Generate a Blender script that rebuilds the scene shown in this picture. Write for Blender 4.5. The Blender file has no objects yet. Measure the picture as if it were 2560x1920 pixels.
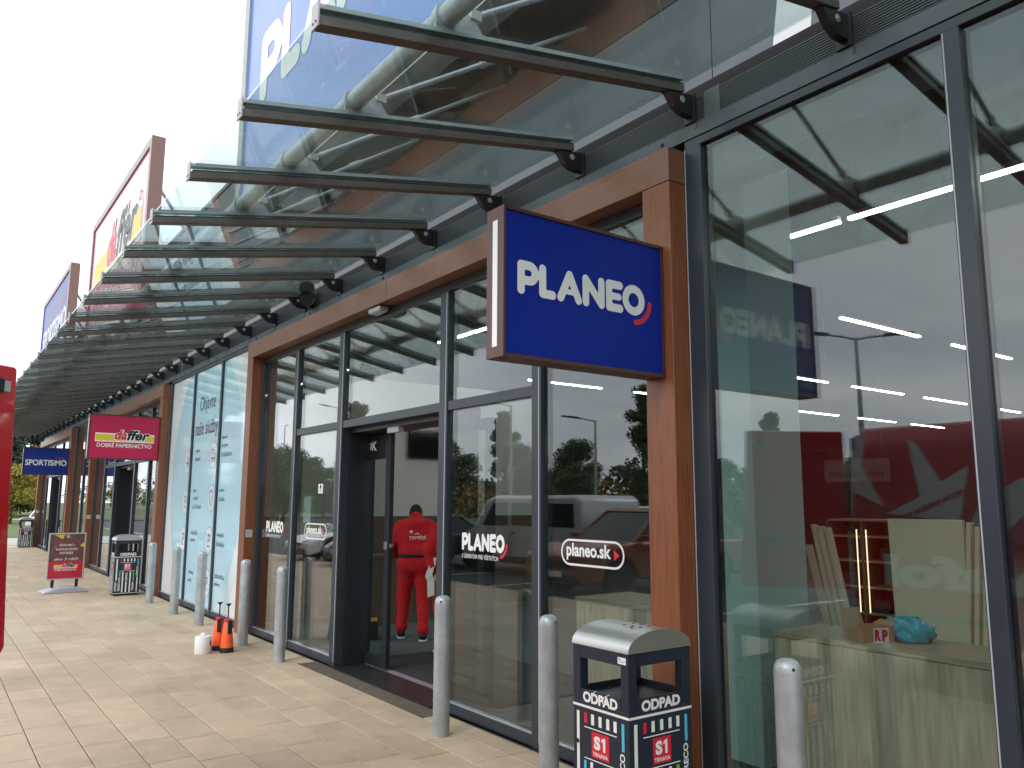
import bpy, bmesh, math, random
import numpy as np
from mathutils import Vector, Matrix
from mathutils.bvhtree import BVHTree
R = math.radians
random.seed(7); rng = np.random.default_rng(7)
SC = bpy.context.scene
COL = SC.collection

# ------------------------------------------------------------------ camera, sky, sun, exposure
CAMX, CAMZ = -3.58994, 1.68
F_PX, YAW, PITCH, ROLL = 2002.63, 0.630978, 0.1460114, 0.0038716
fw = Vector((math.sin(YAW) * math.cos(PITCH), math.cos(YAW) * math.cos(PITCH), math.sin(PITCH)))
rt = Vector((math.cos(YAW), -math.sin(YAW), 0)); up = rt.cross(fw)
rt, up = math.cos(ROLL) * rt + math.sin(ROLL) * up, -math.sin(ROLL) * rt + math.cos(ROLL) * up
cd = bpy.data.cameras.new('camera'); cam = bpy.data.objects.new('camera', cd); COL.objects.link(cam)
cd.sensor_width = 36.0; cd.sensor_fit = 'HORIZONTAL'; cd.lens = 36.0 * F_PX / 2560; cd.clip_start = 0.02; cd.clip_end = 1500
M = Matrix.Identity(4)
for i in range(3):
    M[i][0], M[i][1], M[i][2] = rt[i], up[i], -fw[i]
M[0][3], M[1][3], M[2][3] = CAMX, 0.0, CAMZ
cam.matrix_world = M
SC.camera = cam

SUN_EL, SUN_AZ = R(42), R(255)          # soft light from behind the cloud, street side
world = bpy.data.worlds.new("World"); SC.world = world; world.use_nodes = True
nt = world.node_tree; nt.nodes.clear()
wo = nt.nodes.new('ShaderNodeOutputWorld'); bg = nt.nodes.new('ShaderNodeBackground')
sky = nt.nodes.new('ShaderNodeTexSky'); sky.sky_type = 'NISHITA'; sky.sun_disc = False
sky.sun_elevation = SUN_EL; sky.sun_rotation = SUN_AZ
tc = nt.nodes.new('ShaderNodeTexCoord')
sep = nt.nodes.new('ShaderNodeSeparateXYZ'); nt.links.new(tc.outputs['Generated'], sep.inputs[0])
zz = nt.nodes.new('ShaderNodeMath'); zz.operation = 'MAXIMUM'; zz.inputs[1].default_value = 0.0; nt.links.new(sep.outputs['Z'], zz.inputs[0])
za = nt.nodes.new('ShaderNodeMath'); za.operation = 'ADD'; za.inputs[1].default_value = 0.16; nt.links.new(zz.outputs[0], za.inputs[0])
dv = nt.nodes.new('ShaderNodeVectorMath'); dv.operation = 'DIVIDE'
cmb = nt.nodes.new('ShaderNodeCombineXYZ')
for k in range(3): nt.links.new(za.outputs[0], cmb.inputs[k])
nt.links.new(tc.outputs['Generated'], dv.inputs[0]); nt.links.new(cmb.outputs[0], dv.inputs[1])
cl = nt.nodes.new('ShaderNodeTexNoise'); cl.inputs['Scale'].default_value = 0.9; cl.inputs['Detail'].default_value = 6; cl.inputs['Roughness'].default_value = 0.55
cl.inputs['Distortion'].default_value = 0.4
nt.links.new(dv.outputs[0], cl.inputs['Vector'])
cr = nt.nodes.new('ShaderNodeValToRGB')
cr.color_ramp.elements[0].position = 0.3; cr.color_ramp.elements[0].color = (0.70, 0.76, 0.86, 1)
cr.color_ramp.elements[1].position = 0.68; cr.color_ramp.elements[1].color = (1.14, 1.15, 1.16, 1)
nt.links.new(cl.outputs['Fac'], cr.inputs[0])
sc_ = nt.nodes.new('ShaderNodeVectorMath'); sc_.operation = 'SCALE'; sc_.inputs['Scale'].default_value = 11.5
nt.links.new(cr.outputs['Color'], sc_.inputs[0])
mx = nt.nodes.new('ShaderNodeMix'); mx.data_type = 'RGBA'; mx.inputs[0].default_value = 0.93
nt.links.new(sky.outputs['Color'], mx.inputs[6]); nt.links.new(sc_.outputs[0], mx.inputs[7])
nt.links.new(mx.outputs[2], bg.inputs['Color']); bg.inputs['Strength'].default_value = 0.1
nt.links.new(bg.outputs[0], wo.inputs['Surface'])

sl = bpy.data.lights.new('sun', 'SUN'); sl.energy = 0.7; sl.angle = R(25); sl.color = (1.0, 0.96, 0.9)
so = bpy.data.objects.new('sun', sl); COL.objects.link(so)
# Sky Texture: rotation measured clockwise from +Y seen from above
sd = Vector((math.sin(SUN_AZ) * math.cos(SUN_EL), math.cos(SUN_AZ) * math.cos(SUN_EL), math.sin(SUN_EL)))
so.rotation_euler = sd.to_track_quat('Z', 'Y').to_euler()

SC.view_settings.view_transform = 'Standard'; SC.view_settings.look = 'None'
SC.view_settings.exposure = 0.75; SC.view_settings.gamma = 1.0; SC.view_settings.use_curve_mapping = False
SC.render.engine = 'CYCLES'
cy = SC.cycles
cy.max_bounces = 12; cy.transparent_max_bounces = 40; cy.glossy_bounces = 6; cy.diffuse_bounces = 4
cy.use_denoising = True; cy.caustics_reflective = False; cy.caustics_refractive = False
cy.sample_clamp_indirect = 6.0

# ------------------------------------------------------------------ materials
def nn(m, t): return m.node_tree.nodes.new(t)
def mk(name, col, rough=0.55, metal=0.0, var=0.0, vs=4.0, bump=0.0, bs=40.0, spec=0.5, stretch=None, emit=0.0, rand=0.0, coat=0.0, var2=0.0, vs2=0.7):
    m = bpy.data.materials.new(name); m.use_nodes = True
    n = m.node_tree.nodes; l = m.node_tree.links; b = n['Principled BSDF']
    b.inputs['Base Color'].default_value = (*col, 1); b.inputs['Roughness'].default_value = rough
    b.inputs['Metallic'].default_value = metal; b.inputs['Specular IOR Level'].default_value = spec
    b.inputs['Coat Weight'].default_value = coat; b.inputs['Coat Roughness'].default_value = 0.05
    if emit:
        b.inputs['Emission Color'].default_value = (*col, 1); b.inputs['Emission Strength'].default_value = emit
    if var or bump or rand or var2:
        g = nn(m, 'ShaderNodeNewGeometry'); vec = g.outputs['Position']
        if stretch:
            mp = nn(m, 'ShaderNodeMapping'); mp.inputs['Scale'].default_value = stretch; l.new(vec, mp.inputs['Vector']); vec = mp.outputs[0]
        cur = None
        def mulby(valsock, amt):
            nonlocal cur
            mr = nn(m, 'ShaderNodeMapRange'); mr.inputs[1].default_value = 0.25; mr.inputs[2].default_value = 0.75
            mr.inputs[3].default_value = 1 - amt; mr.inputs[4].default_value = 1 + amt; l.new(valsock, mr.inputs[0])
            x = nn(m, 'ShaderNodeVectorMath'); x.operation = 'SCALE'
            if cur is None: x.inputs[0].default_value = col
            else: l.new(cur, x.inputs[0])
            l.new(mr.outputs[0], x.inputs['Scale']); cur = x.outputs[0]
        if var:
            t = nn(m, 'ShaderNodeTexNoise'); t.inputs['Scale'].default_value = vs; t.inputs['Detail'].default_value = 6; t.inputs['Roughness'].default_value = 0.62
            l.new(vec, t.inputs['Vector']); mulby(t.outputs['Fac'], var)
            rr = nn(m, 'ShaderNodeMapRange'); rr.inputs[3].default_value = max(0.02, rough - 0.1); rr.inputs[4].default_value = min(1, rough + 0.1)
            l.new(t.outputs['Fac'], rr.inputs[0]); l.new(rr.outputs[0], b.inputs['Roughness'])
        if var2:
            t = nn(m, 'ShaderNodeTexNoise'); t.inputs['Scale'].default_value = vs2; t.inputs['Detail'].default_value = 4
            l.new(g.outputs['Position'], t.inputs['Vector']); mulby(t.outputs['Fac'], var2)
        if rand:
            oi = nn(m, 'ShaderNodeObjectInfo'); ad = nn(m, 'ShaderNodeMath'); ad.operation = 'ADD'; fr = nn(m, 'ShaderNodeMath'); fr.operation = 'FRACT'
            l.new(oi.outputs['Random'], ad.inputs[0]); l.new(g.outputs['Random Per Island'], ad.inputs[1]); l.new(ad.outputs[0], fr.inputs[0])
            mr2 = nn(m, 'ShaderNodeMapRange'); mr2.inputs[3].default_value = 0.25; mr2.inputs[4].default_value = 0.75; l.new(fr.outputs[0], mr2.inputs[0])
            mulby(mr2.outputs[0], rand)
        if cur is not None: l.new(cur, b.inputs['Base Color'])
        if bump:
            t = nn(m, 'ShaderNodeTexNoise'); t.inputs['Scale'].default_value = bs; t.inputs['Detail'].default_value = 5
            l.new(vec, t.inputs['Vector']); bu = nn(m, 'ShaderNodeBump'); bu.inputs['Strength'].default_value = bump; bu.inputs['Distance'].default_value = 0.01
            l.new(t.outputs['Fac'], bu.inputs['Height']); l.new(bu.outputs[0], b.inputs['Normal'])
    return m

def glass(name, tint, n_surf, f0=0.04, dirt=0.0, wob=0.0, rough=0.0):
    m = bpy.data.materials.new(name); m.use_nodes = True
    n = m.node_tree.nodes; l = m.node_tree.links; n.clear()
    out = nn(m, 'ShaderNodeOutputMaterial'); tr = nn(m, 'ShaderNodeBsdfTransparent'); gl = nn(m, 'ShaderNodeBsdfGlossy')
    tr.inputs[0].default_value = (*tint, 1); gl.inputs['Roughness'].default_value = rough; gl.inputs[0].default_value = (0.96, 0.98, 1.0, 1)
    lw = nn(m, 'ShaderNodeLayerWeight'); lw.inputs['Blend'].default_value = 0.5
    def mth(op, a, bb):
        x = nn(m, 'ShaderNodeMath'); x.operation = op
        for k, s in enumerate((a, bb)):
            if isinstance(s, (int, float)): x.inputs[k].default_value = s
            else: l.new(s, x.inputs[k])
        return x.outputs[0]
    p5 = mth('POWER', lw.outputs['Facing'], 5.0)
    one_m = mth('MULTIPLY', mth('SUBTRACT', 1.0, p5), 1 - f0)      # 1-F
    fac = mth('SUBTRACT', 1.0, mth('POWER', one_m, float(n_surf)))
    mixs = nn(m, 'ShaderNodeMixShader'); l.new(fac, mixs.inputs[0]); l.new(tr.outputs[0], mixs.inputs[1]); l.new(gl.outputs[0], mixs.inputs[2])
    res = mixs.outputs[0]
    g = nn(m, 'ShaderNodeNewGeometry')
    if wob:
        t = nn(m, 'ShaderNodeTexNoise'); t.inputs['Scale'].default_value = 1.6; t.inputs['Detail'].default_value = 1.0
        l.new(g.outputs['Position'], t.inputs['Vector']); bu = nn(m, 'ShaderNodeBump'); bu.inputs['Strength'].default_value = wob; bu.inputs['Distance'].default_value = 0.02
        l.new(t.outputs['Fac'], bu.inputs['Height']); l.new(bu.outputs[0], gl.inputs['Normal'])
    if dirt:
        df = nn(m, 'ShaderNodeBsdfDiffuse'); df.inputs[0].default_value = (0.42, 0.43, 0.40, 1)
        t = nn(m, 'ShaderNodeTexNoise'); t.inputs['Scale'].default_value = 42; t.inputs['Detail'].default_value = 4; t.inputs['Roughness'].default_value = 0.75
        t2 = nn(m, 'ShaderNodeTexNoise'); t2.inputs['Scale'].default_value = 1.3; t2.inputs['Detail'].default_value = 4
        l.new(g.outputs['Position'], t.inputs['Vector']); l.new(g.outputs['Position'], t2.inputs['Vector'])
        a1 = nn(m, 'ShaderNodeMapRange'); a1.inputs[1].default_value = 0.64; a1.inputs[2].default_value = 0.69; l.new(t.outputs['Fac'], a1.inputs[0])
        a2 = nn(m, 'ShaderNodeMapRange'); a2.inputs[1].default_value = 0.45; a2.inputs[2].default_value = 0.7; l.new(t2.outputs['Fac'], a2.inputs[0])
        sp = mth('MULTIPLY', a1.outputs[0], a2.outputs[0])
        film = mth('MULTIPLY', a2.outputs[0], 0.05)
        dfac = mth('ADD', mth('MULTIPLY', sp, dirt), mth('ADD', film, 0.012))
        mx2 = nn(m, 'ShaderNodeMixShader'); l.new(dfac, mx2.inputs[0]); l.new(res, mx2.inputs[1]); l.new(df.outputs[0], mx2.inputs[2]); res = mx2.outputs[0]
    l.new(res, out.inputs['Surface'])
    return m

MT = {}
MT['anth'] = mk('anthracite_powder_coat', (0.029, 0.040, 0.054), 0.36, var=0.06, vs=6)
MT['anth_dark'] = mk('dark_anthracite', (0.013, 0.016, 0.022), 0.45)
MT['siding'] = mk('grey_metal_siding', (0.105, 0.125, 0.14), 0.45, var=0.08, vs=2, stretch=(1, 1, 1))
MT['fascia'] = mk('ribbed_grey_metal', (0.075, 0.092, 0.105), 0.40, var=0.06, vs=3)
MT['black'] = mk('black_steel', (0.012, 0.012, 0.014), 0.4)
MT['gap'] = mk('shadow_gap_black', (0.008, 0.008, 0.009), 0.8)
MT['white'] = mk('white_plaster', (0.76, 0.78, 0.75), 0.7, var=0.05, vs=3)
MT['white_print'] = mk('white_print', (0.84, 0.85, 0.83), 0.45)
MT['white_metal'] = mk('white_siding', (0.70, 0.72, 0.74), 0.5, var=0.05)
MT['wood_v'] = mk('brown_laminate_upright', (0.225, 0.076, 0.031), 0.36, var=0.34, vs=11, stretch=(9, 9, 0.45), bump=0.05, bs=25, var2=0.12)
MT['wood_h'] = mk('brown_laminate_level', (0.215, 0.092, 0.052), 0.36, var=0.30, vs=11, stretch=(9, 0.45, 9), bump=0.05, bs=25, var2=0.12)
MT['wood_dark'] = mk('dark_brown_cladding', (0.060, 0.036, 0.026), 0.4, var=0.2, vs=9, stretch=(9, 0.55, 9))
MT['wood_bb'] = mk('brown_laminate_billboard', (0.19, 0.095, 0.07), 0.4, var=0.14, vs=6, stretch=(6, 6, 0.5), coat=0.3)
MT['sign_frame'] = mk('sign_frame_brown', (0.085, 0.030, 0.020), 0.38, var=0.08, vs=10)
MT['galv'] = mk('galvanised_steel', (0.40, 0.43, 0.445), 0.45, metal=0.45, var=0.15, vs=14, var2=0.16, vs2=5, bump=0.06, bs=60)
MT['galv_warm'] = mk('galvanised_beam', (0.135, 0.122, 0.108), 0.5, metal=0.3, var=0.18, vs=10)
MT['galv_light'] = mk('galvanised_cover_strip', (0.42, 0.45, 0.45), 0.5, metal=0.3, var=0.15, vs=12)
MT['alu'] = mk('bare_aluminium', (0.62, 0.64, 0.66), 0.35, metal=0.8)
MT['steel'] = mk('brushed_stainless', (0.52, 0.52, 0.50), 0.34, metal=0.9, var=0.06, vs=20, stretch=(14, 1, 14))
MT['tile'] = mk('beige_concrete_paver', (0.475, 0.365, 0.255), 0.72, var=0.13, vs=5, bump=0.10, bs=130, rand=0.085, var2=0.16, vs2=0.9)
MT['joint'] = mk('paver_joint', (0.105, 0.085, 0.065), 0.95, var=0.2, vs=9)
MT['asphalt'] = mk('asphalt', (0.055, 0.056, 0.058), 0.9, var=0.2, vs=20, bump=0.2, bs=200)
MT['lightpave'] = mk('grey_pavement', (0.40, 0.39, 0.36), 0.85, var=0.1, vs=3)
MT['kerb'] = mk('concrete_kerb', (0.36, 0.35, 0.33), 0.85, var=0.12, vs=8)
MT['line'] = mk('road_paint', (0.72, 0.72, 0.70), 0.7, var=0.1, vs=9)
MT['lawn'] = mk('lawn_green', (0.085, 0.125, 0.035), 0.95, var=0.25, vs=3, bump=0.5, bs=30)
MT['granite'] = mk('dark_granite', (0.022, 0.022, 0.025), 0.3, var=0.35, vs=5)
MT['mat'] = mk('entrance_mat', (0.020, 0.023, 0.028), 0.95, var=0.5, vs=90)
MT['carpet'] = mk('teal_grey_carpet', (0.085, 0.115, 0.115), 0.95, var=0.2, vs=60)
MT['ifloor'] = mk('shop_floor', (0.085, 0.09, 0.09), 0.4, var=0.08, vs=2)
MT['column'] = mk('pale_teal_paint', (0.46, 0.66, 0.64), 0.7, var=0.05, vs=3)
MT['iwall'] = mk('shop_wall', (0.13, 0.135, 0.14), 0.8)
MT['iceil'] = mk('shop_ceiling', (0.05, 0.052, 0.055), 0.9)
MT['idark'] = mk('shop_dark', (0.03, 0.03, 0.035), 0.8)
MT['oak'] = mk('grey_oak_laminate', (0.53, 0.46, 0.335), 0.55, var=0.36, vs=5, stretch=(7, 7, 0.6), var2=0.12, vs2=2)
MT['oak_top'] = mk('grey_oak_top', (0.42, 0.35, 0.24), 0.55, var=0.28, vs=5, stretch=(7, 0.6, 7))
MT['wains'] = mk('brown_plank', (0.17, 0.115, 0.07), 0.6, var=0.3, vs=5, stretch=(8, 8, 0.6))
MT['board'] = mk('pale_chipboard_panel', (0.72, 0.65, 0.50), 0.6, var=0.06, vs=4)
MT['led'] = mk('led_tube', (1.0, 0.97, 0.92), 0.5, emit=20.0)
MT['led_warm'] = mk('warm_led_strip', (1.0, 0.78, 0.5), 0.5, emit=1.3)
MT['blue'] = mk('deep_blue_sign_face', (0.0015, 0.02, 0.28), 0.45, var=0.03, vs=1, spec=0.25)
MT['blue_bb'] = mk('blue_billboard_sheet', (0.10, 0.22, 0.60), 0.3, var=0.05, vs=1, coat=0.3)  # brand blue made paler: wash of bright sky light put into the colour
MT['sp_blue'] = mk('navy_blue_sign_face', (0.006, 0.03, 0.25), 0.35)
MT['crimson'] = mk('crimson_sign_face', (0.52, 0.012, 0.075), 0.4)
MT['crimson_bb'] = mk('crimson_billboard_sheet', (0.62, 0.20, 0.28), 0.28, coat=0.5)  # crimson lightened to pink, sky glare mixed into the base colour
MT['red_print'] = mk('red_print', (0.66, 0.018, 0.05), 0.4)
MT['yellow'] = mk('yellow_print', (0.80, 0.56, 0.02), 0.4)
MT['blackprint'] = mk('black_print', (0.012, 0.012, 0.014), 0.4)
MT['cyan'] = mk('cyan_print', (0.10, 0.52, 0.72), 0.4)
MT['green'] = mk('green_print', (0.14, 0.50, 0.02), 0.4)
MT['binbody'] = mk('bin_anthracite', (0.014, 0.023, 0.040), 0.36, var=0.08, vs=6)
MT['poster_white'] = mk('poster_white', (0.76, 0.79, 0.82), 0.06)
MT['poster_pale'] = mk('poster_pale_blue', (0.66, 0.78, 0.85), 0.06)
MT['poster_blue'] = mk('poster_light_blue', (0.47, 0.70, 0.81), 0.06)
MT['poster_ink'] = mk('poster_navy_ink', (0.012, 0.03, 0.11), 0.3)
MT['poster_grey'] = mk('poster_grey_ink', (0.06, 0.09, 0.13), 0.3)
MT['vanred'] = mk('red_van_paint', (0.64, 0.008, 0.020), 0.28, coat=0.6, var=0.04, vs=2)
MT['silver'] = mk('silver_car_paint', (0.62, 0.64, 0.67), 0.3, metal=0.15, coat=0.6)
MT['carwhite'] = mk('white_car_paint', (0.74, 0.75, 0.76), 0.25, coat=0.6)
MT['orange_car'] = mk('copper_orange_car_paint', (0.30, 0.085, 0.025), 0.3, metal=0.3, coat=0.6)
MT['carblack'] = mk('dark_car_paint', (0.03, 0.035, 0.045), 0.25, coat=0.6)
MT['carglass'] = mk('dark_car_window', (0.012, 0.015, 0.018), 0.06)
MT['tyre'] = mk('tyre_rubber', (0.012, 0.012, 0.012), 0.85)
MT['rim'] = mk('alloy_rim', (0.45, 0.46, 0.48), 0.3, metal=0.8)
MT['lampglass'] = mk('headlamp_lens', (0.65, 0.68, 0.7), 0.1)
MT['cloth_red'] = mk('red_cotton_fleece', (0.62, 0.013, 0.022), 0.9, var=0.12, vs=14, bump=0.25, bs=26)
MT['skin'] = mk('skin', (0.48, 0.26, 0.18), 0.55, var=0.05, vs=20)
MT['hair'] = mk('short_dark_hair', (0.025, 0.017, 0.012), 0.8, bump=0.6, bs=160)
MT['shoe'] = mk('black_shoe', (0.012, 0.012, 0.013), 0.6)
MT['paper'] = mk('white_paper', (0.82, 0.82, 0.80), 0.8)
MT['tape'] = mk('yellow_green_roll', (0.62, 0.58, 0.03), 0.5)
MT['cone_orange'] = mk('fluorescent_orange_plastic', (0.95, 0.13, 0.03), 0.45)
MT['bag'] = mk('turquoise_plastic_film', (0.02, 0.42, 0.55), 0.22, bump=0.5, bs=30)
MT['card'] = mk('brown_cardboard', (0.42, 0.29, 0.17), 0.85, var=0.06, vs=20)
MT['plastic_grey'] = mk('light_grey_plastic', (0.42, 0.44, 0.47), 0.5, var=0.05, vs=6)
MT['poster_brown'] = mk('poster_brown', (0.16, 0.06, 0.05), 0.4, var=0.25, vs=6)
MT['poster_red'] = mk('poster_red', (0.55, 0.02, 0.05), 0.4)
MT['bark'] = mk('bark', (0.06, 0.045, 0.032), 0.9, var=0.3, vs=6)
def leafmat(name, col):
    return mk(name, col, 0.7, rand=0.45, var=0.3, vs=0.7)
MT['leaf_dark'] = leafmat('dark_conifer_leaf', (0.030, 0.048, 0.026))
MT['leaf_green'] = leafmat('green_leaf', (0.075, 0.11, 0.035))
MT['leaf_yellow'] = leafmat('yellow_leaf', (0.27, 0.22, 0.03))
MT['leaf_orange'] = leafmat('orange_leaf', (0.26, 0.115, 0.025))
G_STORE = glass('insulated_shop_glass', (0.80, 0.85, 0.83), 2.0, f0=0.042, wob=0.02)
G_CANOPY = glass('clear_canopy_glass', (0.89, 0.965, 0.95), 1.6, f0=0.042, dirt=0.8)
G_DOOR = glass('door_glass', (0.84, 0.90, 0.88), 1.3)

# ------------------------------------------------------------------ mesh helpers
UST, VST = Vector((0, -1, 0)), Vector((0, 0, 1))      # on faces that look at the street
UCX, VCX = Vector((1, 0, 0)), Vector((0, 0, 1))       # on faces that look along -Y
_tc = {}
def text_geo(s, bold=0.0, shear=0.0, spacing=1.0):
    key = (s, bold, shear, spacing)
    if key not in _tc:
        c = bpy.data.curves.new('t', 'FONT'); c.body = s; c.offset = bold; c.shear = shear; c.space_character = spacing; c.resolution_u = 4
        o = bpy.data.objects.new('t', c); m = bpy.data.meshes.new_from_object(o)
        v = np.array([list(x.co) for x in m.vertices]) if len(m.vertices) else np.zeros((0, 3))
        f = [list(p.vertices) for p in m.polygons]
        bpy.data.objects.remove(o); bpy.data.curves.remove(c); bpy.data.meshes.remove(m)
        _tc[key] = (v, f)
    return _tc[key]

class MB:
    def __init__(s): s.v = []; s.f = []
    def add(s, vs, fs):
        o = len(s.v); s.v += [tuple(x) for x in vs]; s.f += [tuple(i + o for i in f) for f in fs]; return s
    def box(s, x0, x1, y0, y1, z0, z1):
        return s.add([(x0, y0, z0), (x1, y0, z0), (x1, y1, z0), (x0, y1, z0), (x0, y0, z1), (x1, y0, z1), (x1, y1, z1), (x0, y1, z1)],
                     [(0, 3, 2, 1), (4, 5, 6, 7), (0, 1, 5, 4), (1, 2, 6, 5), (2, 3, 7, 6), (3, 0, 4, 7)])
    def hexa(s, p): # 8 points bottom ccw then top ccw
        return s.add(p, [(0, 3, 2, 1), (4, 5, 6, 7), (0, 1, 5, 4), (1, 2, 6, 5), (2, 3, 7, 6), (3, 0, 4, 7)])
    def prism(s, poly, a0, a1, ax='y'):
        n = len(poly)
        def P(p, a):
            return {'y': (p[0], a, p[1]), 'x': (a, p[0], p[1]), 'z': (p[0], p[1], a)}[ax]
        vs = [P(p, a0) for p in poly] + [P(p, a1) for p in poly]
        return s.add(vs, [tuple(range(n - 1, -1, -1)), tuple(range(n, 2 * n))] + [(i, (i + 1) % n, n + (i + 1) % n, n + i) for i in range(n)])
    def tube(s, pts, r, n=10, caps=True, radii=None):
        pts = [Vector(p) for p in pts]; o = len(s.v); k = len(pts); vs = []
        prev = None
        for i, p in enumerate(pts):
            t = (pts[min(i + 1, k - 1)] - pts[max(i - 1, 0)]).normalized()
            a = prev if prev is not None else (Vector((0, 0, 1)) if abs(t.z) < 0.9 else Vector((1, 0, 0)))
            u = (a - t * a.dot(t)).normalized(); w = t.cross(u); prev = u
            rr = radii[i] if radii else r
            for j in range(n):
                an = 2 * math.pi * j / n; vs.append(p + (u * math.cos(an) + w * math.sin(an)) * rr)
        fs = [(i * n + j, i * n + (j + 1) % n, (i + 1) * n + (j + 1) % n, (i + 1) * n + j) for i in range(k - 1) for j in range(n)]
        if caps: fs += [tuple(range(n - 1, -1, -1)), tuple((k - 1) * n + j for j in range(n))]
        return s.add(vs, fs)
    def lathe(s, prof, c=(0, 0, 0), n=24):
        vs = []; fs = []
        for r, z in prof:
            for j in range(n):
                a = 2 * math.pi * j / n; vs.append((c[0] + r * math.cos(a), c[1] + r * math.sin(a), c[2] + z))
        k = len(prof)
        fs = [(i * n + j, i * n + (j + 1) % n, (i + 1) * n + (j + 1) % n, (i + 1) * n + j) for i in range(k - 1) for j in range(n)]
        fs += [tuple(range(n - 1, -1, -1)), tuple((k - 1) * n + j for j in range(n))]
        return s.add(vs, fs)
    def flat(s, poly, o, u, v, off=0.0):       # flat polygon print on a plane
        o, u, v = Vector(o), Vector(u), Vector(v); n = u.cross(v).normalized()
        return s.add([o + u * a + v * b + n * off for a, b in poly], [tuple(range(len(poly)))])
    def rect(s, a0, a1, b0, b1, o, u, v, off=0.0): return s.flat([(a0, b0), (a1, b0), (a1, b1), (a0, b1)], o, u, v, off)
    def geo2d(s, vs, fs, o, u, v, off=0.0):
        o, u, v = Vector(o), Vector(u), Vector(v); n = u.cross(v).normalized()
        return s.add([o + u * float(p[0]) + v * float(p[1]) + n * off for p in vs], fs)
    def text(s, st, a, b, h, o, u, v, off=0.0, w=None, align='L', bold=0.0, shear=0.0, rot=False, spacing=1.0):
        """lettering whose box is h high (or w wide) with its lower left corner at (a, b)"""
        vs, fs = text_geo(st, bold, shear, spacing)
        if len(vs) == 0: return s
        mn, mxx = vs[:, :2].min(0), vs[:, :2].max(0); sz = mxx - mn
        sy = h / sz[1]; sx = w / sz[0] if w else sy
        q = (vs[:, :2] - mn) * np.array([sx, sy])
        if align == 'C': q[:, 0] -= sz[0] * sx / 2
        if rot: q = np.stack([-q[:, 1], q[:, 0]], 1)
        return s.geo2d(q + np.array([a, b]), fs, o, u, v, off)
    def mesh(s, name, m=None, smooth=None):
        me = bpy.data.meshes.new(name); me.from_pydata(s.v, [], s.f); me.update()
        if m is not None: me.materials.append(m)
        if smooth is not None:
            me.shade_smooth(); me.set_sharp_from_angle(angle=R(smooth))
        return me
    def build(s, name, m, parent=None, bevel=0.0, smooth=None, seg=2):
        if isinstance(m, str): m = MT[m]
        o = bpy.data.objects.new(name, s.mesh(name, m, smooth)); COL.objects.link(o); o.parent = parent
        if bevel:
            b = o.modifiers.new('bevel', 'BEVEL'); b.width = bevel; b.segments = seg; b.limit_method = 'ANGLE'; b.angle_limit = R(40)
        return o
def bx(*a): return MB().box(*a)
def tag(o, label=None, cat=None, group=None, kind=None):
    if label: o['label'] = label
    if cat: o['category'] = cat
    if group: o['group'] = group
    if kind: o['kind'] = kind
    return o
def thing(name, label, cat, loc=(0, 0, 0), rz=0, group=None):
    o = bpy.data.objects.new(name, None); COL.objects.link(o); o.location = loc; o.rotation_euler = (0, 0, rz); o.empty_display_size = 0.2
    return tag(o, label, cat, group)
def part(name, parent, loc=(0, 0, 0)):
    o = bpy.data.objects.new(name, None); COL.objects.link(o); o.parent = parent; o.location = loc; return o
KIDS = {}
def copy_tree(o, parent=None):
    c = o.copy(); COL.objects.link(c); c.parent = parent
    for ch in list(o.children): copy_tree(ch, c)
    return c
def disc(r, n=24, sx=1.0, sy=1.0, c=(0, 0)): return [(c[0] + r * sx * math.cos(2 * math.pi * k / n), c[1] + r * sy * math.sin(2 * math.pi * k / n)) for k in range(n)]
def ring(mb, r0, r1, o, u, v, off, n=32, sx=1.0, sy=1.0, c=(0, 0), a0=0, a1=360):
    aa = [R(a0 + (a1 - a0) * k / n) for k in range(n + 1)]
    vs = [(c[0] + r0 * sx * math.cos(a), c[1] + r0 * sy * math.sin(a)) for a in aa] + [(c[0] + r1 * sx * math.cos(a), c[1] + r1 * sy * math.sin(a)) for a in aa]
    return mb.geo2d(vs, [(k, n + 1 + k, n + 2 + k, k + 1) for k in range(n)], o, u, v, off)
def star(r, r2, rot=90, n=5, c=(0, 0)):
    return [(c[0] + (r if k % 2 == 0 else r2) * math.cos(R(rot + 180 * k / n)), c[1] + (r if k % 2 == 0 else r2) * math.sin(R(rot + 180 * k / n))) for k in range(2 * n)]

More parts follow.
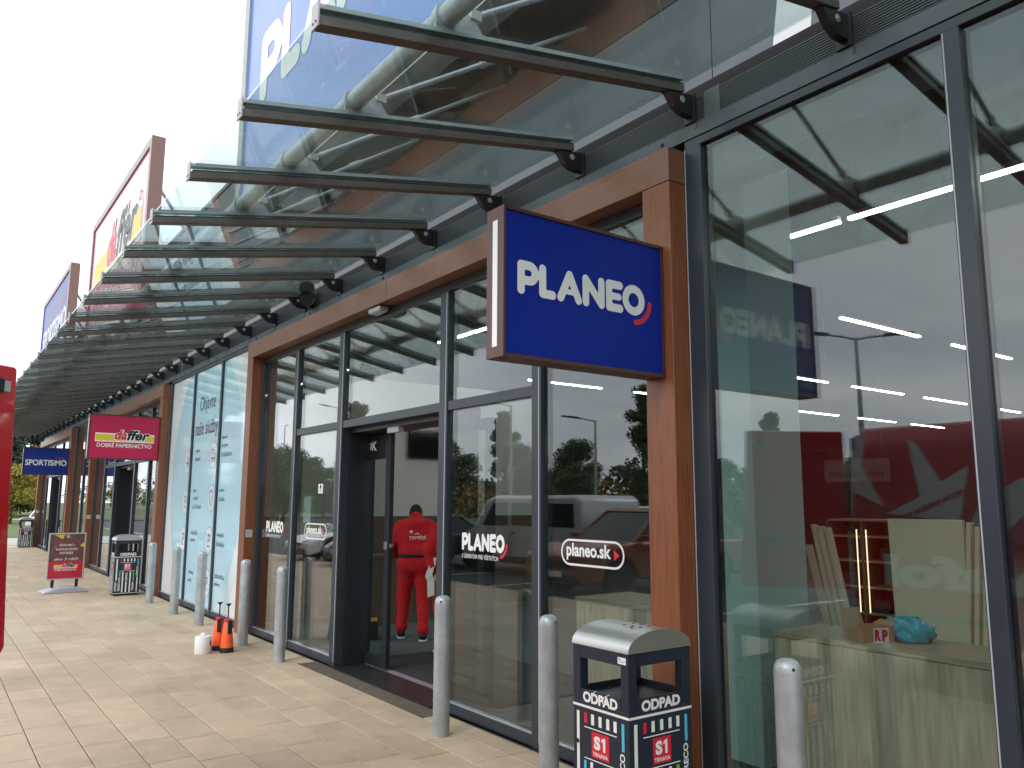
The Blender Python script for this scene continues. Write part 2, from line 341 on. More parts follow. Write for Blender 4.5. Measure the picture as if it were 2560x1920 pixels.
# rounded word mark: union of thick strokes, outlined by marching squares
def strokes_mesh(strokes, res):
    """strokes: list of (points, radius). Returns 2-D verts and faces of their union."""
    segs = [(np.array(a, float), np.array(b, float), r) for pts, r in strokes for a, b in zip(pts[:-1], pts[1:])]
    allp = np.array([p for pts, r in strokes for p in pts], float); rm = max(r for _, r in strokes) + 2 * res
    lo, hi = allp.min(0) - rm, allp.max(0) + rm
    nx, ny = int((hi[0] - lo[0]) / res) + 2, int((hi[1] - lo[1]) / res) + 2
    X, Y = np.meshgrid(lo[0] + res * np.arange(nx), lo[1] + res * np.arange(ny), indexing='ij')
    D = np.full(X.shape, 9.0)
    for a, b, r in segs:
        ab = b - a; L = max(ab @ ab, 1e-9)
        t = np.clip(((X - a[0]) * ab[0] + (Y - a[1]) * ab[1]) / L, 0, 1)
        D = np.minimum(D, np.hypot(X - a[0] - t * ab[0], Y - a[1] - t * ab[1]) - r)
    vid, vs, fs = {}, [], []
    def V(k, x, y):
        if k not in vid: vid[k] = len(vs); vs.append((x, y))
        return vid[k]
    ins = D < 0
    act = ins[:-1, :-1] | ins[1:, :-1] | ins[1:, 1:] | ins[:-1, 1:]
    for i, j in zip(*np.nonzero(act)):
        f = []; cs = [(i, j), (i + 1, j), (i + 1, j + 1), (i, j + 1)]
        for k in range(4):
            a, b = cs[k], cs[(k + 1) % 4]; da, db = D[a], D[b]
            if da < 0: f.append(V(a, X[a], Y[a]))
            if (da < 0) != (db < 0):
                t = da / (da - db); f.append(V((min(a, b), max(a, b)), X[a] + t * (X[b] - X[a]), Y[a] + t * (Y[b] - Y[a])))
        if len(f) > 2: fs.append(tuple(f))
    return np.array(vs), fs
def arcp(c, r, a0, a1, n=10): return [(c[0] + r * math.cos(R(a0 + (a1 - a0) * k / n)), c[1] + r * math.sin(R(a0 + (a1 - a0) * k / n))) for k in range(n + 1)]
_r = 0.136
PL_V, PL_F = strokes_mesh([
    ([(.12, .12), (.12, .88)], _r), ([(.12, .88), (.42, .88)] + arcp((.42, .65), .23, 90, -90) + [(.12, .42)], _r),
    ([(.93, .88), (.93, .12), (1.31, .12)], _r),
    ([(1.63, .12), (1.99, .87), (2.35, .12)], _r), ([(1.78, .33), (2.2, .33)], .085),
    ([(2.65, .12), (2.65, .87), (3.31, .13), (3.31, .88)], _r),
    ([(4.12, .88), (3.64, .88), (3.64, .12), (4.12, .12)], _r), ([(3.64, .5), (4.07, .5)], _r * .85),
    ([(4.735 + .37 * math.cos(R(a)), .5 + .375 * math.sin(R(a))) for a in range(0, 361, 15)], _r)], 0.034)
AR_V, AR_F = strokes_mesh([(arcp((4.735, .5), .74, -4, -84, 12), .088)], 0.03)
def wordmark(white, red, a, b, h, o, u, v, off):
    white.geo2d(PL_V * h + np.array([a, b]), PL_F, o, u, v, off)
    red.geo2d(AR_V * h + np.array([a, b]), AR_F, o, u, v, off)

# ------------------------------------------------------------------ setting: ground, pavement, road
def sheet(name, x0, x1, y0, y1, z, m):
    return tag(MB().add([(x0, y0, z), (x1, y0, z), (x1, y1, z), (x0, y1, z)], [(0, 1, 2, 3)]).build(name, m), kind='structure')
sheet('ground', -600, 600, -600, 600, -0.13, 'lawn')
sheet('car_park', -17.5, -5.72, -60, 90, -0.12, 'asphalt')
sheet('access_road', -34, -24, -90, 200, -0.118, 'asphalt')
for k in range(-3, 9):
    if k * 2.8 + 14.5 > 32: break
    sheet('parking_bay_line', -10.6, -5.9, 11.65 + 2.85 * (k - 1) - 0.05, 11.65 + 2.85 * (k - 1) + 0.05, -0.114, 'line')
sheet('grey_forecourt', -5.6, 40, 35.6, 42.4, -0.004, 'lightpave')
sheet('foot_path', -60, 60, 78, 80.5, -0.12, 'lightpave')
sheet('side_lawn', -5.6, 60, 42.5, 400, -0.06, 'lawn')
sheet('lawn_path', -5.6, 60, 84, 87, -0.05, 'lightpave')
tag(bx(-5.75, -5.602, -12, 60, -0.3, 0.0).build('kerb', 'kerb'), kind='structure')

pavement = tag(bx(-5.6, -0.03, -10, 35.6, -0.25, -0.009).build('pavement', 'joint'), kind='structure')
LENS = [0.285, 0.43, 0.57, 0.60, 0.72, 0.57]
ROW = 0.2853
tiles = []
edges_x = [-2.82 + ROW * k for k in range(-10, 11)]
for r_ in range(len(edges_x) - 1):
    xa, xb = edges_x[r_], edges_x[r_ + 1]
    if xb > -0.06: xb = -0.06
    if xb - xa < 0.05: continue
    rr = random.Random(r_ * 13 + 5)
    y = 1.2 + rr.random() * 0.5
    while y < 35.0:
        L = rr.choice(LENS); yb = min(y + L, 35.55)
        if not (yb > 6.0 and y < 8.02 and xb > -0.1): tiles.append((xa, xb, y, yb))
        y = yb
def scr(p):
    q = Vector(p) - Vector((CAMX, 0, CAMZ)); d = q.dot(fw)
    return (1280 + F_PX * q.dot(rt) / d, 960 - F_PX * q.dot(up) / d, d)
def seen_area(t):
    c = scr(((t[0] + t[1]) / 2, (t[2] + t[3]) / 2, 0))
    if c[2] < 0.3 or not (-60 < c[0] < 2400 and c[1] < 1985): return 0.0
    P = [scr((t[a], t[b], 0)) for a, b in ((0, 2), (1, 2), (1, 3), (0, 3))]
    return abs(sum(P[i][0] * P[(i + 1) % 4][1] - P[(i + 1) % 4][0] * P[i][1] for i in range(4))) / 2
tiles.sort(key=seen_area, reverse=True)
_tm = {}
def tile_mesh(w, L):
    k = (round(w, 3), round(L, 3))
    if k not in _tm:
        g, b = 0.0032, 0.004
        x, y = w / 2 - g, L / 2 - g
        _tm[k] = MB().add([(-x, -y, -.05), (x, -y, -.05), (x, y, -.05), (-x, y, -.05), (-x, -y, -b), (x, -y, -b), (x, y, -b), (-x, y, -b),
                           (-x + b, -y + b, 0), (x - b, -y + b, 0), (x - b, y - b, 0), (-x + b, y - b, 0)],
                          [(0, 1, 5, 4), (1, 2, 6, 5), (2, 3, 7, 6), (3, 0, 4, 7), (4, 5, 9, 8), (5, 6, 10, 9), (6, 7, 11, 10), (7, 4, 8, 11), (8, 9, 10, 11)])
    return _tm[k]
_tmesh = {}
rest = MB()
for i, (xa, xb, ya, yb) in enumerate(tiles):
    w, L = xb - xa, yb - ya
    if L < 0.03: continue
    c = Vector(((xa + xb) / 2, (ya + yb) / 2, random.uniform(-0.0014, 0.0008)))
    if i < 292 and seen_area((xa, xb, ya, yb)) > 0:
        k = (round(w, 3), round(L, 3))
        if k not in _tmesh: _tmesh[k] = tile_mesh(w, L).mesh('paving_tile', MT['tile'])
        o = bpy.data.objects.new('paving_tile', _tmesh[k]); COL.objects.link(o); o.parent = pavement; o.location = c
        o.rotation_euler = (random.gauss(0, 0.0022), random.gauss(0, 0.0022), 0)
    else:
        t = tile_mesh(w, L); rest.add([Vector(p) + c for p in t.v], t.f)
tag(rest.build('paving_tile_field', 'tile', pavement), kind='stuff')

# ------------------------------------------------------------------ the retail building
B = thing('retail_building', 'long low retail building with grey metal siding and brown framed glass shop fronts', 'building')
END = 34.6
# siding panels above the canopy, two courses with open joints
bx(0.085, 0.16, -12, END, 4.2, 6.78).build('siding_backing', 'gap', B)
yj = [-12, -5.1, -2.9, 2.94, 8.9, 10.6, 15.5, 21.3, 27.0, 30.8, END]
for a, b in zip(yj[:-1], yj[1:]):
    for z0, z1 in ((4.21, 4.866), (4.876, 5.84), (5.85, 6.78)):
        brown = (z0 > 4.8 and z1 < 6 and a >= 2.9 and b <= 10.7)
        bx(0.05, 0.083, a + 0.004, b - 0.004, z0, z1).build('siding_panel', 'wood_dark' if brown else 'siding', B)
w = MB()                                                     # white graphic painted on the siding, top right
w.flat([(-2.51, 4.212), (-2.27, 4.212), (-2.19, 4.86), (-2.41, 4.86)], (0.048, 0, 0), UST, VST, 0.0)
w.build('white_siding_graphic', 'white_metal', B)
bx(0.03, 0.4, -12, END + .05, 6.79, 6.86).build('parapet_cap', 'siding', B)
bx(0.17, 36, -14.0, END, 6.3, 6.5).build('roof', 'siding', B)
# band above the windows: black gap, ribbed panels, plain frame
bx(0.03, 0.3, -12, END, 4.12, 4.205).build('shadow_gap', 'gap', B)
rib = []
nr = 11
for k in range(nr):
    z0 = 3.957 + k * 0.0145
    rib += [(0.004, z0), (-0.009, z0 + 0.003), (-0.009, z0 + 0.009), (0.004, z0 + 0.012)]
rib += [(0.03, 4.118), (0.03, 3.955)]
yb_ = [-12, -5.9, -3.0, 2.90, 8.95, 14.9, 20.9, 26.9, END]
for a, b in zip(yb_[:-1], yb_[1:]):
    MB().prism(rib, a + 0.06, b - 0.06, 'y').build('ribbed_fascia', 'fascia', B)
    bx(-0.013, 0.03, b - 0.058, b + 0.058, 3.953, 4.119).build('fascia_joint_cover', 'fascia', B)
bx(-0.016, 0.06, -12, END, 3.862, 3.951).build('head_fascia', 'fascia', B)
bx(0.0, 0.12, -12, 3.02, 3.852, 3.861).build('head_gasket', 'gap', B)
bx(0.06, 0.3, -12, END, 3.6, 4.2).build('lintel', 'idark', B)
for y in np.arange(1.4, 34, 1.9):
    MB().tube([(-0.017, y, 3.905), (-0.026, y, 3.905)], 0.012, 8).build('fixing_button', 'black', B)

def pane(parent, ya, yb, za, zb, m=None, x=0.004):
    return bx(x, x + 0.024, ya, yb, za, zb).build('pane', m or G_STORE, parent)
def bar(parent, ya, yb, za, zb, name, x0=-0.022, x1=0.07, m='anth'):
    return bx(x0, x1, ya, yb, za, zb).build(name, m, parent, bevel=0.003, seg=1)

def portal(y0, decals=False):
    """brown laminate frame with a glazed shop entrance inside, 7.655 m wide"""
    pf = part('portal_frame', B)
    for a, b in ((0, .22), (7.435, 7.655)):
        bx(-0.165, -0.001, y0 + a, y0 + b, 0, 3.576).build('post', 'wood_v', pf, bevel=0.002, seg=1)
    bx(-0.166, -0.001, y0, y0 + 3.62, 3.58, 3.79).build('header', 'wood_h', pf, bevel=0.002, seg=1)
    bx(-0.166, -0.001, y0 + 3.625, y0 + 7.655, 3.58, 3.79).build('header', 'wood_h', pf, bevel=0.002, seg=1)
    # emergency call plate on the far reveal
    cp = bx(-0.15, -0.06, y0 + 7.43, y0 + 7.434, 1.21, 1.31).build('call_plate', 'alu', pf)
    m = MB().rect(-0.12, -0.09, 1.275, 1.283, (0, y0 + 7.4295, 0), UCX, VCX, 0.0005)
    w_ = part('shop_window', B)
    T_ = lambda a: y0 + a
    bar(w_, T_(.221), T_(7.434), 3.50, 3.578, 'head_rail')
    for a, b in ((.221, .27), (1.405, 1.515), (2.70, 2.83), (4.825, 4.955), (6.14, 6.25), (7.385, 7.434)):
        bar(w_, T_(a), T_(b), 0.0, 3.499, 'mullion', x0=-0.03)
    for a in (1.404, 2.699, 4.824, 6.139):
        bx(-0.0315, -0.028, T_(a) + .02, T_(a) + .03, 0.05, 3.49).build('alu_edge', 'plastic_grey', w_)
    for a, b in ((1.516, 2.699), (2.831, 4.824), (4.956, 6.139)):
        bar(w_, T_(a), T_(b), 2.45, 2.53, 'transom')
    for a, b in ((.271, 1.404), (1.516, 2.699), (4.956, 6.139), (6.251, 7.384)):
        bar(w_, T_(a), T_(b), 0.005, 0.085, 'bottom_rail')
        bx(-0.024, 0.0, T_(a), T_(b), 0.086, 0.094).build('alu_edge', 'alu', w_)
    for a, b, z0, z1 in ((.271, 1.404, .09, 3.499), (1.516, 2.699, .09, 2.449), (1.516, 2.699, 2.531, 3.499), (2.831, 4.824, 2.531, 3.499),
                         (4.956, 6.139, .09, 2.449), (4.956, 6.139, 2.531, 3.499), (6.251, 7.384, .09, 3.499)):
        pane(w_, T_(a), T_(b), z0, z1)
    # sliding door in its dark lining
    d = part('sliding_door', B)
    bx(0.072, 0.36, T_(4.80), T_(4.86), 0, 2.52).build('side_lining', 'anth_dark', d)
    bx(0.072, 0.36, T_(2.79), T_(2.85), 0, 2.52).build('side_lining', 'anth_dark', d)
    bx(0.072, 0.42, T_(2.851), T_(4.799), 2.40, 2.52).build('door_header', 'anth_dark', d)
    bx(0.07, 0.13, T_(3.75), T_(3.98), 2.345, 2.398).build('door_sensor', 'plastic_grey', d, bevel=.004)
    for s, (a, b) in enumerate(((4.33, 5.12), (2.50, 3.30))):
        lf = bx(0.30, 0.345, T_(a), T_(a + .10), 0.02, 2.395).build('door_leaf', 'anth_dark', d)
        bx(0.30, 0.345, T_(b - .10), T_(b), 0.02, 2.395).build('stile', 'anth_dark', lf)
        bx(0.30, 0.345, T_(a + .101), T_(b - .101), 0.02, 0.12).build('rail', 'anth_dark', lf)
        bx(0.30, 0.345, T_(a + .101), T_(b - .101), 2.30, 2.395).build('rail', 'anth_dark', lf)
        pane(lf, T_(a + .10), T_(b - .10), 0.12, 2.30, G_DOOR, x=0.312)
        if s == 0:
            bx(0.285, 0.299, T_(a + .02), T_(a + .08), 1.19, 1.27).build('lock', 'steel', lf, bevel=.004)
            MB().tube([(0.31, T_(a - .012), 1.23), (0.34, T_(a - .012), 1.23)], .02, 10).build('lock_pin', 'steel', lf)
    th = bx(-0.05, 0.30, T_(2.86), T_(4.80), -0.05, 0.006).build('threshold', 'granite', B)
    for k in range(3): bx(0.302 + .028 * k, 0.322 + .028 * k, T_(2.86), T_(4.80), -.05, 0.008).build('threshold_strip', 'alu', th)
    bx(0.386, 1.7, T_(2.5), T_(5.0), -.05, 0.009).build('entrance_mat', 'mat', B)
    return w_

win1 = portal(3.115); win2 = portal(15.5); win3 = portal(26.6)

# decals on the near shop front
def shop_decals(ya_logo, yb_pill, sx=1.0):
    P0 = (-0.0005 + 0.004, 0, 0)
    wm, rm, w2, r2 = MB(), MB(), MB(), MB()
    h = 0.135; wl = 0.59 / 5.23 / h
    v2 = PL_V * h; v2[:, 0] *= wl; ar = AR_V * h; ar[:, 0] *= wl
    wm.geo2d(v2 + np.array([-ya_logo, 1.295]), PL_F, P0, UST, VST, .002); rm.geo2d(ar + np.array([-ya_logo, 1.295]), AR_F, P0, UST, VST, .002)
    wm.text('S ÚSMEVOM PRE VŠETKÝCH', -ya_logo, 1.232, 0.042, P0, UST, VST, .002, w=0.51, bold=.004)
    a0 = -yb_pill; c = 1.345
    hw, hh = 0.31, 0.088
    pts = [(a0 + hh + hw * 0 - hh, 0)]
    # pill outline
    out = arcp((a0 + 2 * hw - hh, c), hh, -90, 90, 10) + arcp((a0 + hh, c), hh, 90, 270, 10)
    inn = arcp((a0 + 2 * hw - hh, c), hh - .014, -90, 90, 10) + arcp((a0 + hh, c), hh - .014, 90, 270, 10)
    n = len(out)
    w2.geo2d(out + inn, [(k, (k + 1) % n, n + (k + 1) % n, n + k) for k in range(n)], P0, UST, VST, .002)
    w2.text('planeo.sk', a0 + .058, c - .052, 0.115, P0, UST, VST, .002, w=0.44, bold=.03)
    r2.flat([(a0 + .525, c - .035), (a0 + .575, c), (a0 + .525, c + .035)], P0, UST, VST, .002)
    wm.build('logo_lettering', 'white_print', win1); rm.build('logo_smile', 'red_print', win1); w2.build('pill_lettering', 'white_print', win1); r2.build('pill_arrow', 'red_print', win1)
shop_decals(5.595, 4.335); shop_decals(10.21, 8.94)
wm = MB(); wm.rect(-8.585, -8.46, 1.765, 1.87, (0.0035, 0, 0), UST, VST, .002); nt_ = wm.build('notice_sticker', 'white_print', win1)
k_ = MB(); k_.flat(disc(.024, 16, c=(-8.5225, 1.838)), (0.0035, 0, 0), UST, VST, .003)
k_.text('MONITOROVANÉ', -8.572, 1.795, .012, (0.0035, 0, 0), UST, VST, .003, w=.1); k_.text('KAMEROU', -8.55, 1.775, .012, (0.0035, 0, 0), UST, VST, .003, w=.06)
k_.build('print', 'blackprint', nt_)
bx(0.05, 0.052, 8.9, 9.12, 1.43, 1.73).build('taped_paper', 'poster_pale', win1)
wm = MB(); wm.text('OK', -8.01, 2.215, 0.10, (0.2975, 0, 0), UST, VST, .002, w=.25, bold=.01)
bx(0.298, 0.2998, 7.55, 8.2, 2.12, 2.39).build('door_sign', 'blackprint', win1); wm.build('door_sign_lettering', 'white_print', win1)

# window bays left and right of the portals
def bay(ys, head, y_lo, y_hi, low=0.085):
    w_ = part('shop_window', B)
    bar(w_, y_lo, y_hi, head, 3.85, 'head_rail')
    for k, (a, b) in enumerate(ys):
        bar(w_, a, b, 0.0, head - .001, 'mullion', x0=-0.03)
        bx(-0.0325, -0.029, b - .012, b - .006, 0.05, head - .01).build('alu_edge', 'plastic_grey', w_)
    for (a, b), (c, d) in zip(ys[:-1], ys[1:]):
        bar(w_, b + .0005, c - .0005, 0.0, low, 'bottom_rail')
        bx(-0.024, 0.0, b, c, low + .001, low + .009).build('alu_edge', 'alu', w_)
        pane(w_, b, c, low + .002, head - .001)
    return w_
bay([(-6.1, -6.0), (-4.55, -4.47), (-3.03, -2.95), (-1.52, -1.44), (-.02, .06), (1.50, 1.58), (2.985, 3.113)], 3.80, -6.1, 3.113)
bay([(23.157, 23.22), (24.85, 24.93), (26.53, 26.598)], 3.80, 23.157, 26.598)
bayp = bay([(10.772, 10.84), (12.36, 12.43), (13.89, 13.96), (15.43, 15.498)], 3.80, 10.772, 15.498)
bx(0.0, 0.35, -12.0, -6.1, 0, 3.86).build('wall', 'siding', B)
bx(0.0, 0.35, 34.256, END, 0, 3.86).build('wall', 'siding', B)
bx(0.36, 36, END - .2, END, 0, 6.29).build('gable_wall', 'siding', B)

# printed film on the three panes between the first two portals
def clip(poly, a0, a1, b0, b1):
    for ax, lim, sgn in ((0, a0, 1), (0, a1, -1), (1, b0, 1), (1, b1, -1)):
        out = []
        for i in range(len(poly)):
            p, q = poly[i], poly[(i + 1) % len(poly)]
            dp, dq = sgn * (p[ax] - lim), sgn * (q[ax] - lim)
            if dp >= 0: out.append(p)
            if (dp >= 0) != (dq >= 0):
                t = dp / (dp - dq); out.append((p[0] + t * (q[0] - p[0]), p[1] + t * (q[1] - p[1])))
        poly = out
        if not poly: break
    return poly
PO = (0.003, 15.5, 0)
big, pal, blu = disc(1, 72, 2.32, 2.55, (2.35, 1.75)), disc(1, 72, 2.12, 2.28, (2.45, 1.95)), disc(1, 72, 1.98, 2.12, (2.30, 1.98))
icons = {0: [(1.32, 2.32, 'pin', ''), (1.32, 1.66, 'box', ''), (1.32, 1.05, 'cup', '')], 1: [(2.80, 2.38, 'truck', ''), (2.80, 1.72, 'shield', ''), (2.80, 1.08, 'eco', ''), (2.80, .45, 'lines', '')]}
texts = {1: [(1.78, 2.38, ['výdajné', 'miesto']), (1.78, 1.74, ['kúpim', 's vyzdvih.', 'za 30 minút']), (1.78, 1.08, ['okamžitá', 'výmena']), (1.78, .45, ['výhodný', 'predaj'])],
         2: [(3.20, 2.52, ['doprava', 'premium', 's inštaláciou']), (3.20, 1.74, ['predĺžená', 'záruka']), (3.20, 1.08, ['ekologická', 'likvidácia']), (3.20, .5, ['zákaznícka', 'podpora'])]}
for k, (a0, a1) in enumerate(((.07, 1.54), (1.61, 3.07), (3.14, 4.66))):
    b0, b1 = .096, 3.798
    f = MB().rect(a0 + .003, a1 - .003, b0, b1, PO, UST, VST, .002).build('window_film', 'poster_white', bayp)
    for poly, m_, of in ((pal, 'poster_pale', .003), (blu, 'poster_blue', .004)):
        c = clip(poly, a0 + .004, a1 - .004, b0, b1)
        if c: MB().flat(c, PO, UST, VST, of).build('film_disc', m_, f)
    ink = MB()
    for (a, b, kind, _) in icons.get(k, []):
        wh = MB(); ink = MB()
        wh.flat(disc(.2, 28, c=(a, b)), PO, UST, VST, .0052); ring(ink, .2, .207, PO, UST, VST, .006, 28, c=(a, b))
        if kind == 'pin':
            ring(ink, .05, .066, PO, UST, VST, .006, 20, c=(a, b + .03)); ink.flat([(a - .05, b), (a + .05, b), (a, b - .13)], PO, UST, VST, .006)
        elif kind == 'truck':
            for q in ((a - .1, a + .02, b - .06, b - .045), (a - .1, a + .02, b + .075, b + .09), (a - .1, a - .085, b - .045, b + .075), (a + .02, a + .035, b - .06, b + .09), (a + .035, a + .11, b - .06, b - .045), (a + .095, a + .11, b - .045, b + .03)): ink.rect(*q, PO, UST, VST, .006)
            ring(ink, .02, .032, PO, UST, VST, .0065, 14, c=(a - .06, b - .08)); ring(ink, .02, .032, PO, UST, VST, .0065, 14, c=(a + .07, b - .08))
        elif kind == 'shield':
            o_ = [(a, b + .13), (a + .1, b + .09), (a + .09, b - .03), (a, b - .13), (a - .09, b - .03), (a - .1, b + .09)]
            i_ = [(a + (p - a) * .82, b + (q - b) * .82) for p, q in o_]
            ink.geo2d(o_ + i_, [(j, (j + 1) % 6, 6 + (j + 1) % 6, 6 + j) for j in range(6)], PO, UST, VST, .006)
            ink.flat([(a - .04, b), (a - .01, b - .04), (a + .05, b + .05), (a - .01, b - .015)], PO, UST, VST, .0062)
        else:
            for q in ((a - .075, a + .075, b + .08, b + .095), (a - .075, a + .075, b - .095, b - .08), (a - .075, a - .06, b - .08, b - .02), (a + .06, a + .075, b + .02, b + .08), (a - .06, a + .06, b - .01, b + .005)): ink.rect(*q, PO, UST, VST, .006)
            ring(ink, .03, .042, PO, UST, VST, .0065, 14, c=(a, b + .045))
        ids = wh.build('icon_disc', 'poster_pale', f); ink.build('icon_print', 'poster_grey', f)
    for (a, b, ls) in texts.get(k, []):
        ink = MB()
        for j, s_ in enumerate(ls): ink.text(s_, a, b + .06 - .125 * j, .075, PO, UST, VST, .006, bold=.004)
        ink.build('caption_lettering', 'poster_grey', f)
    if k == 1:
        t = MB(); t.text('Objavte', 2.33, 3.06, .30, PO, UST, VST, .006, w=.86, align='C', bold=.004); t.build('film_lettering', 'poster_ink', f); t = MB(); t.text('naše služby', 2.33, 2.66, .30, PO, UST, VST, .006, w=1.24, align='C', bold=.004)
        t.build('film_lettering', 'poster_ink', f)
bx(0.1, 0.12, 10.85, 15.42, 0.1, 3.79).build('film_backing', 'idark', B)

# ------------------------------------------------------------------ interior of the shops
fl = tag(bx(0.08, 32, -13.8, 34.4, -0.2, 0.0).build('shop_floor', 'ifloor'), kind='structure')
tag(bx(0.3, 4.6, 6.0, 11.4, -0.1, 0.004).build('vestibule_carpet', 'carpet'), kind='structure')
tag(bx(0.3, 32, -13.8, 34.3, 5.3, 5.4).build('shop_ceiling', 'iceil'), kind='structure')
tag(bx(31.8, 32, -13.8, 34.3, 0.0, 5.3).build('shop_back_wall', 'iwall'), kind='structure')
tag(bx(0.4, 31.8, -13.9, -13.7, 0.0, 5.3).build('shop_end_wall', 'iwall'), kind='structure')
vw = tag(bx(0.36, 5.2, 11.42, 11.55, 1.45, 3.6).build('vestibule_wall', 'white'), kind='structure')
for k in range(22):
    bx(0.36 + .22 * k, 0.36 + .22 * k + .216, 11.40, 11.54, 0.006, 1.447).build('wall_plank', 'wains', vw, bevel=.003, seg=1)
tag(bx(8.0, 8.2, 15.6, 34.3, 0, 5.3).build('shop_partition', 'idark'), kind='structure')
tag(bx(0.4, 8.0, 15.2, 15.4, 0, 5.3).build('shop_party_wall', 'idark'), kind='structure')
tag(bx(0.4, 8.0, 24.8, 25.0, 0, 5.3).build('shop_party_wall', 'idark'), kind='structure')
column = bx(0.9, 1.45, 3.40, 3.95, 0, 5.3).build('concrete_column', 'column', None, bevel=.006)
tag(column, 'square pale teal column standing behind the glass beside the near brown post', 'column')

# ------------------------------------------------------------------ glass canopy
CN = thing('glass_canopy', 'sloping glass canopy on galvanised beams running along the shop fronts', 'canopy')
SL = (4.12 - 3.683) / 2.3
zb = lambda x: 3.683 + SL * (x + 2.4)
def bprism(x0, x1, d0, d1, y0, y1):
    return MB().hexa([(x0, y0, zb(x0) + d0), (x1, y0, zb(x1) + d0), (x1, y1, zb(x1) + d0), (x0, y1, zb(x0) + d0),
                      (x0, y0, zb(x0) + d1), (x1, y0, zb(x1) + d1), (x1, y1, zb(x1) + d1), (x0, y1, zb(x0) + d1)])
STEP = 1.016; BY0 = 3.06
first = None
for k in range(-4, 32):
    y = BY0 + STEP * k
    if first is None:
        bm_ = bprism(-2.40, -0.10, 0.0, 0.048, -.033, .033).build('beam', 'galv_warm', CN, bevel=.004, seg=1)
        bprism(-2.385, -0.10, 0.049, 0.062, -.020, .020).build('gasket', 'black', bm_)
        bprism(-2.40, -0.10, 0.0795, 0.106, -.026, .026).build('cover_strip', 'galv_light', bm_, bevel=.003, seg=1)
        ep = MB().hexa([(-2.409, -.037, zb(-2.4) - .004), (-2.4015, -.037, zb(-2.4) - .004), (-2.4015, .037, zb(-2.4) - .004), (-2.409, .037, zb(-2.4) - .004),
                        (-2.409, -.037, zb(-2.4) + .112), (-2.4015, -.037, zb(-2.4) + .112), (-2.4015, .037, zb(-2.4) + .112), (-2.409, .037, zb(-2.4) + .112)]).build('end_plate', 'galv_light', bm_)
        for s in (-.015, .015): MB().tube([(-2.412, s, 3.705), (-2.4095, s, 3.705)], .006, 8).build('bolt', 'black', bm_)
        br = MB().prism([(-.262, zb(-.262) - .003), (-.03, zb(-.03) - .003), (-.03, 3.985), (-.115, 3.985), (-.175, 4.015), (-.235, 4.085)], -.024, .024, 'y').build('bracket', 'black', CN, bevel=.003, seg=1)
        MB().box(-.0295, -.017, -.045, .045, 3.955, 4.13).build('wall_plate', 'black', br)
        MB().tube([(-.115, -.031, 4.071), (-.115, -.0245, 4.071)], .014, 6).build('bolt', 'alu', br)
        MB().tube([(-.115, -.027, 4.071), (-.115, -.0248, 4.071)], .022, 12).build('washer', 'galv_light', br)
        MB().tube([(-.04, -.06, 3.99), (-.04, -.06, 3.90), (-.055, -.06, 3.885)], .003, 5).build('wire_hook', 'black', br)
        gs = MB().prism([(-1.815, zb(-1.815) + .109), (-1.54, zb(-1.54) + .109), (-1.60, 4.035), (-1.70, 4.055), (-1.815, 4.02)], -.006, .006, 'y').build('gusset_plate', 'galv', CN)
        clv = MB().box(-1.62, -1.56, -.018, .018, 4.025, 4.075).build('clevis', 'galv_light', gs)
        MB().lathe([(.066, 0), (.066, .02)], (0, 0, 0), 20)
        rd = MB().tube([(-1.585, 0, 4.05), (-0.82, 0, 4.55), (0.045, 0, 5.115)], .017, 8).build('tie_rod', 'galv', CN)
        MB().tube([(-.87, 0, 4.517), (-.76, 0, 4.589)], .027, 8).build('turnbuckle', 'galv_light', rd)
        cl_ = MB().prism(disc(.066, 20, c=(-1.76, 3.975)), -.02, .02, 'y').build('pipe_collar', 'galv', CN, smooth=40)
        first = [bm_, br, gs, rd, cl_]
        # children were built round y = 0 with the beam at the first place
        for o in first: o.location = (0, y, 0)
    else:
        for o in first:
            c = copy_tree(o, CN); c.location = (0, y, 0)
ys_ = [BY0 + STEP * k for k in range(-4, 32)]
gp = None
for a in ys_[:-1]:
    if gp is None:
        gp = bprism(-2.395, -0.06, 0.066, 0.079, .004, STEP - .004).build('glass_panel', G_CANOPY, CN)
    else:
        gp = gp.copy(); COL.objects.link(gp)
    gp.location = (0, a, 0)
MB().tube([(-1.76, ys_[0] - .2, 3.975), (-1.76, ys_[-1] + .15, 3.975)], .054, 20).build('torsion_pipe', 'galv', CN, smooth=40)

# ------------------------------------------------------------------ roof billboards
def billboard(y0, y1, face, label, frame='wood_bb'):
    t = thing('billboard', label, 'billboard', group='billboards on the roof edge')
    x0, x1, z0, z1, e = -0.60, -0.35, 5.28, 8.66, .17
    MB().box(x0, x1, y0, y0 + e, z0, z1).build('frame_side', frame, t, bevel=.004, seg=1)
    MB().box(x0, x1, y1 - e, y1, z0, z1).build('frame_side', frame, t, bevel=.004, seg=1)
    MB().box(x0 + .001, x1, y0 + e + .002, y1 - e - .002, z0, z0 + e).build('frame_rail', frame, t)
    MB().box(x0 + .001, x1, y0 + e + .002, y1 - e - .002, z1 - e, z1).build('frame_rail', frame, t)
    MB().box(x0 + .03, x1 - .03, y0 + e, y1 - e, z0 + e, z1 - e).build('face_panel', face, t)
    for y in np.linspace(y0 + .5, y1 - .5, 4):
        MB().tube([(-.36, y, 7.9), (.6, y, 6.5)], .035, 8).build('stay_tube', 'galv', t)
        MB().box(-.349, .04, y - .06, y + .06, 5.3, 5.42).build('wall_arm', 'galv', t)
    return t, Vector((x0 + .03, 0, 0))
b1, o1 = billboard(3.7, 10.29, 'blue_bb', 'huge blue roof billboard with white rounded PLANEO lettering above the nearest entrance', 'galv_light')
bx(-.345, .045, 3.72, 10.27, 5.262, 5.278).build('soffit_board', 'wood_dark', b1)
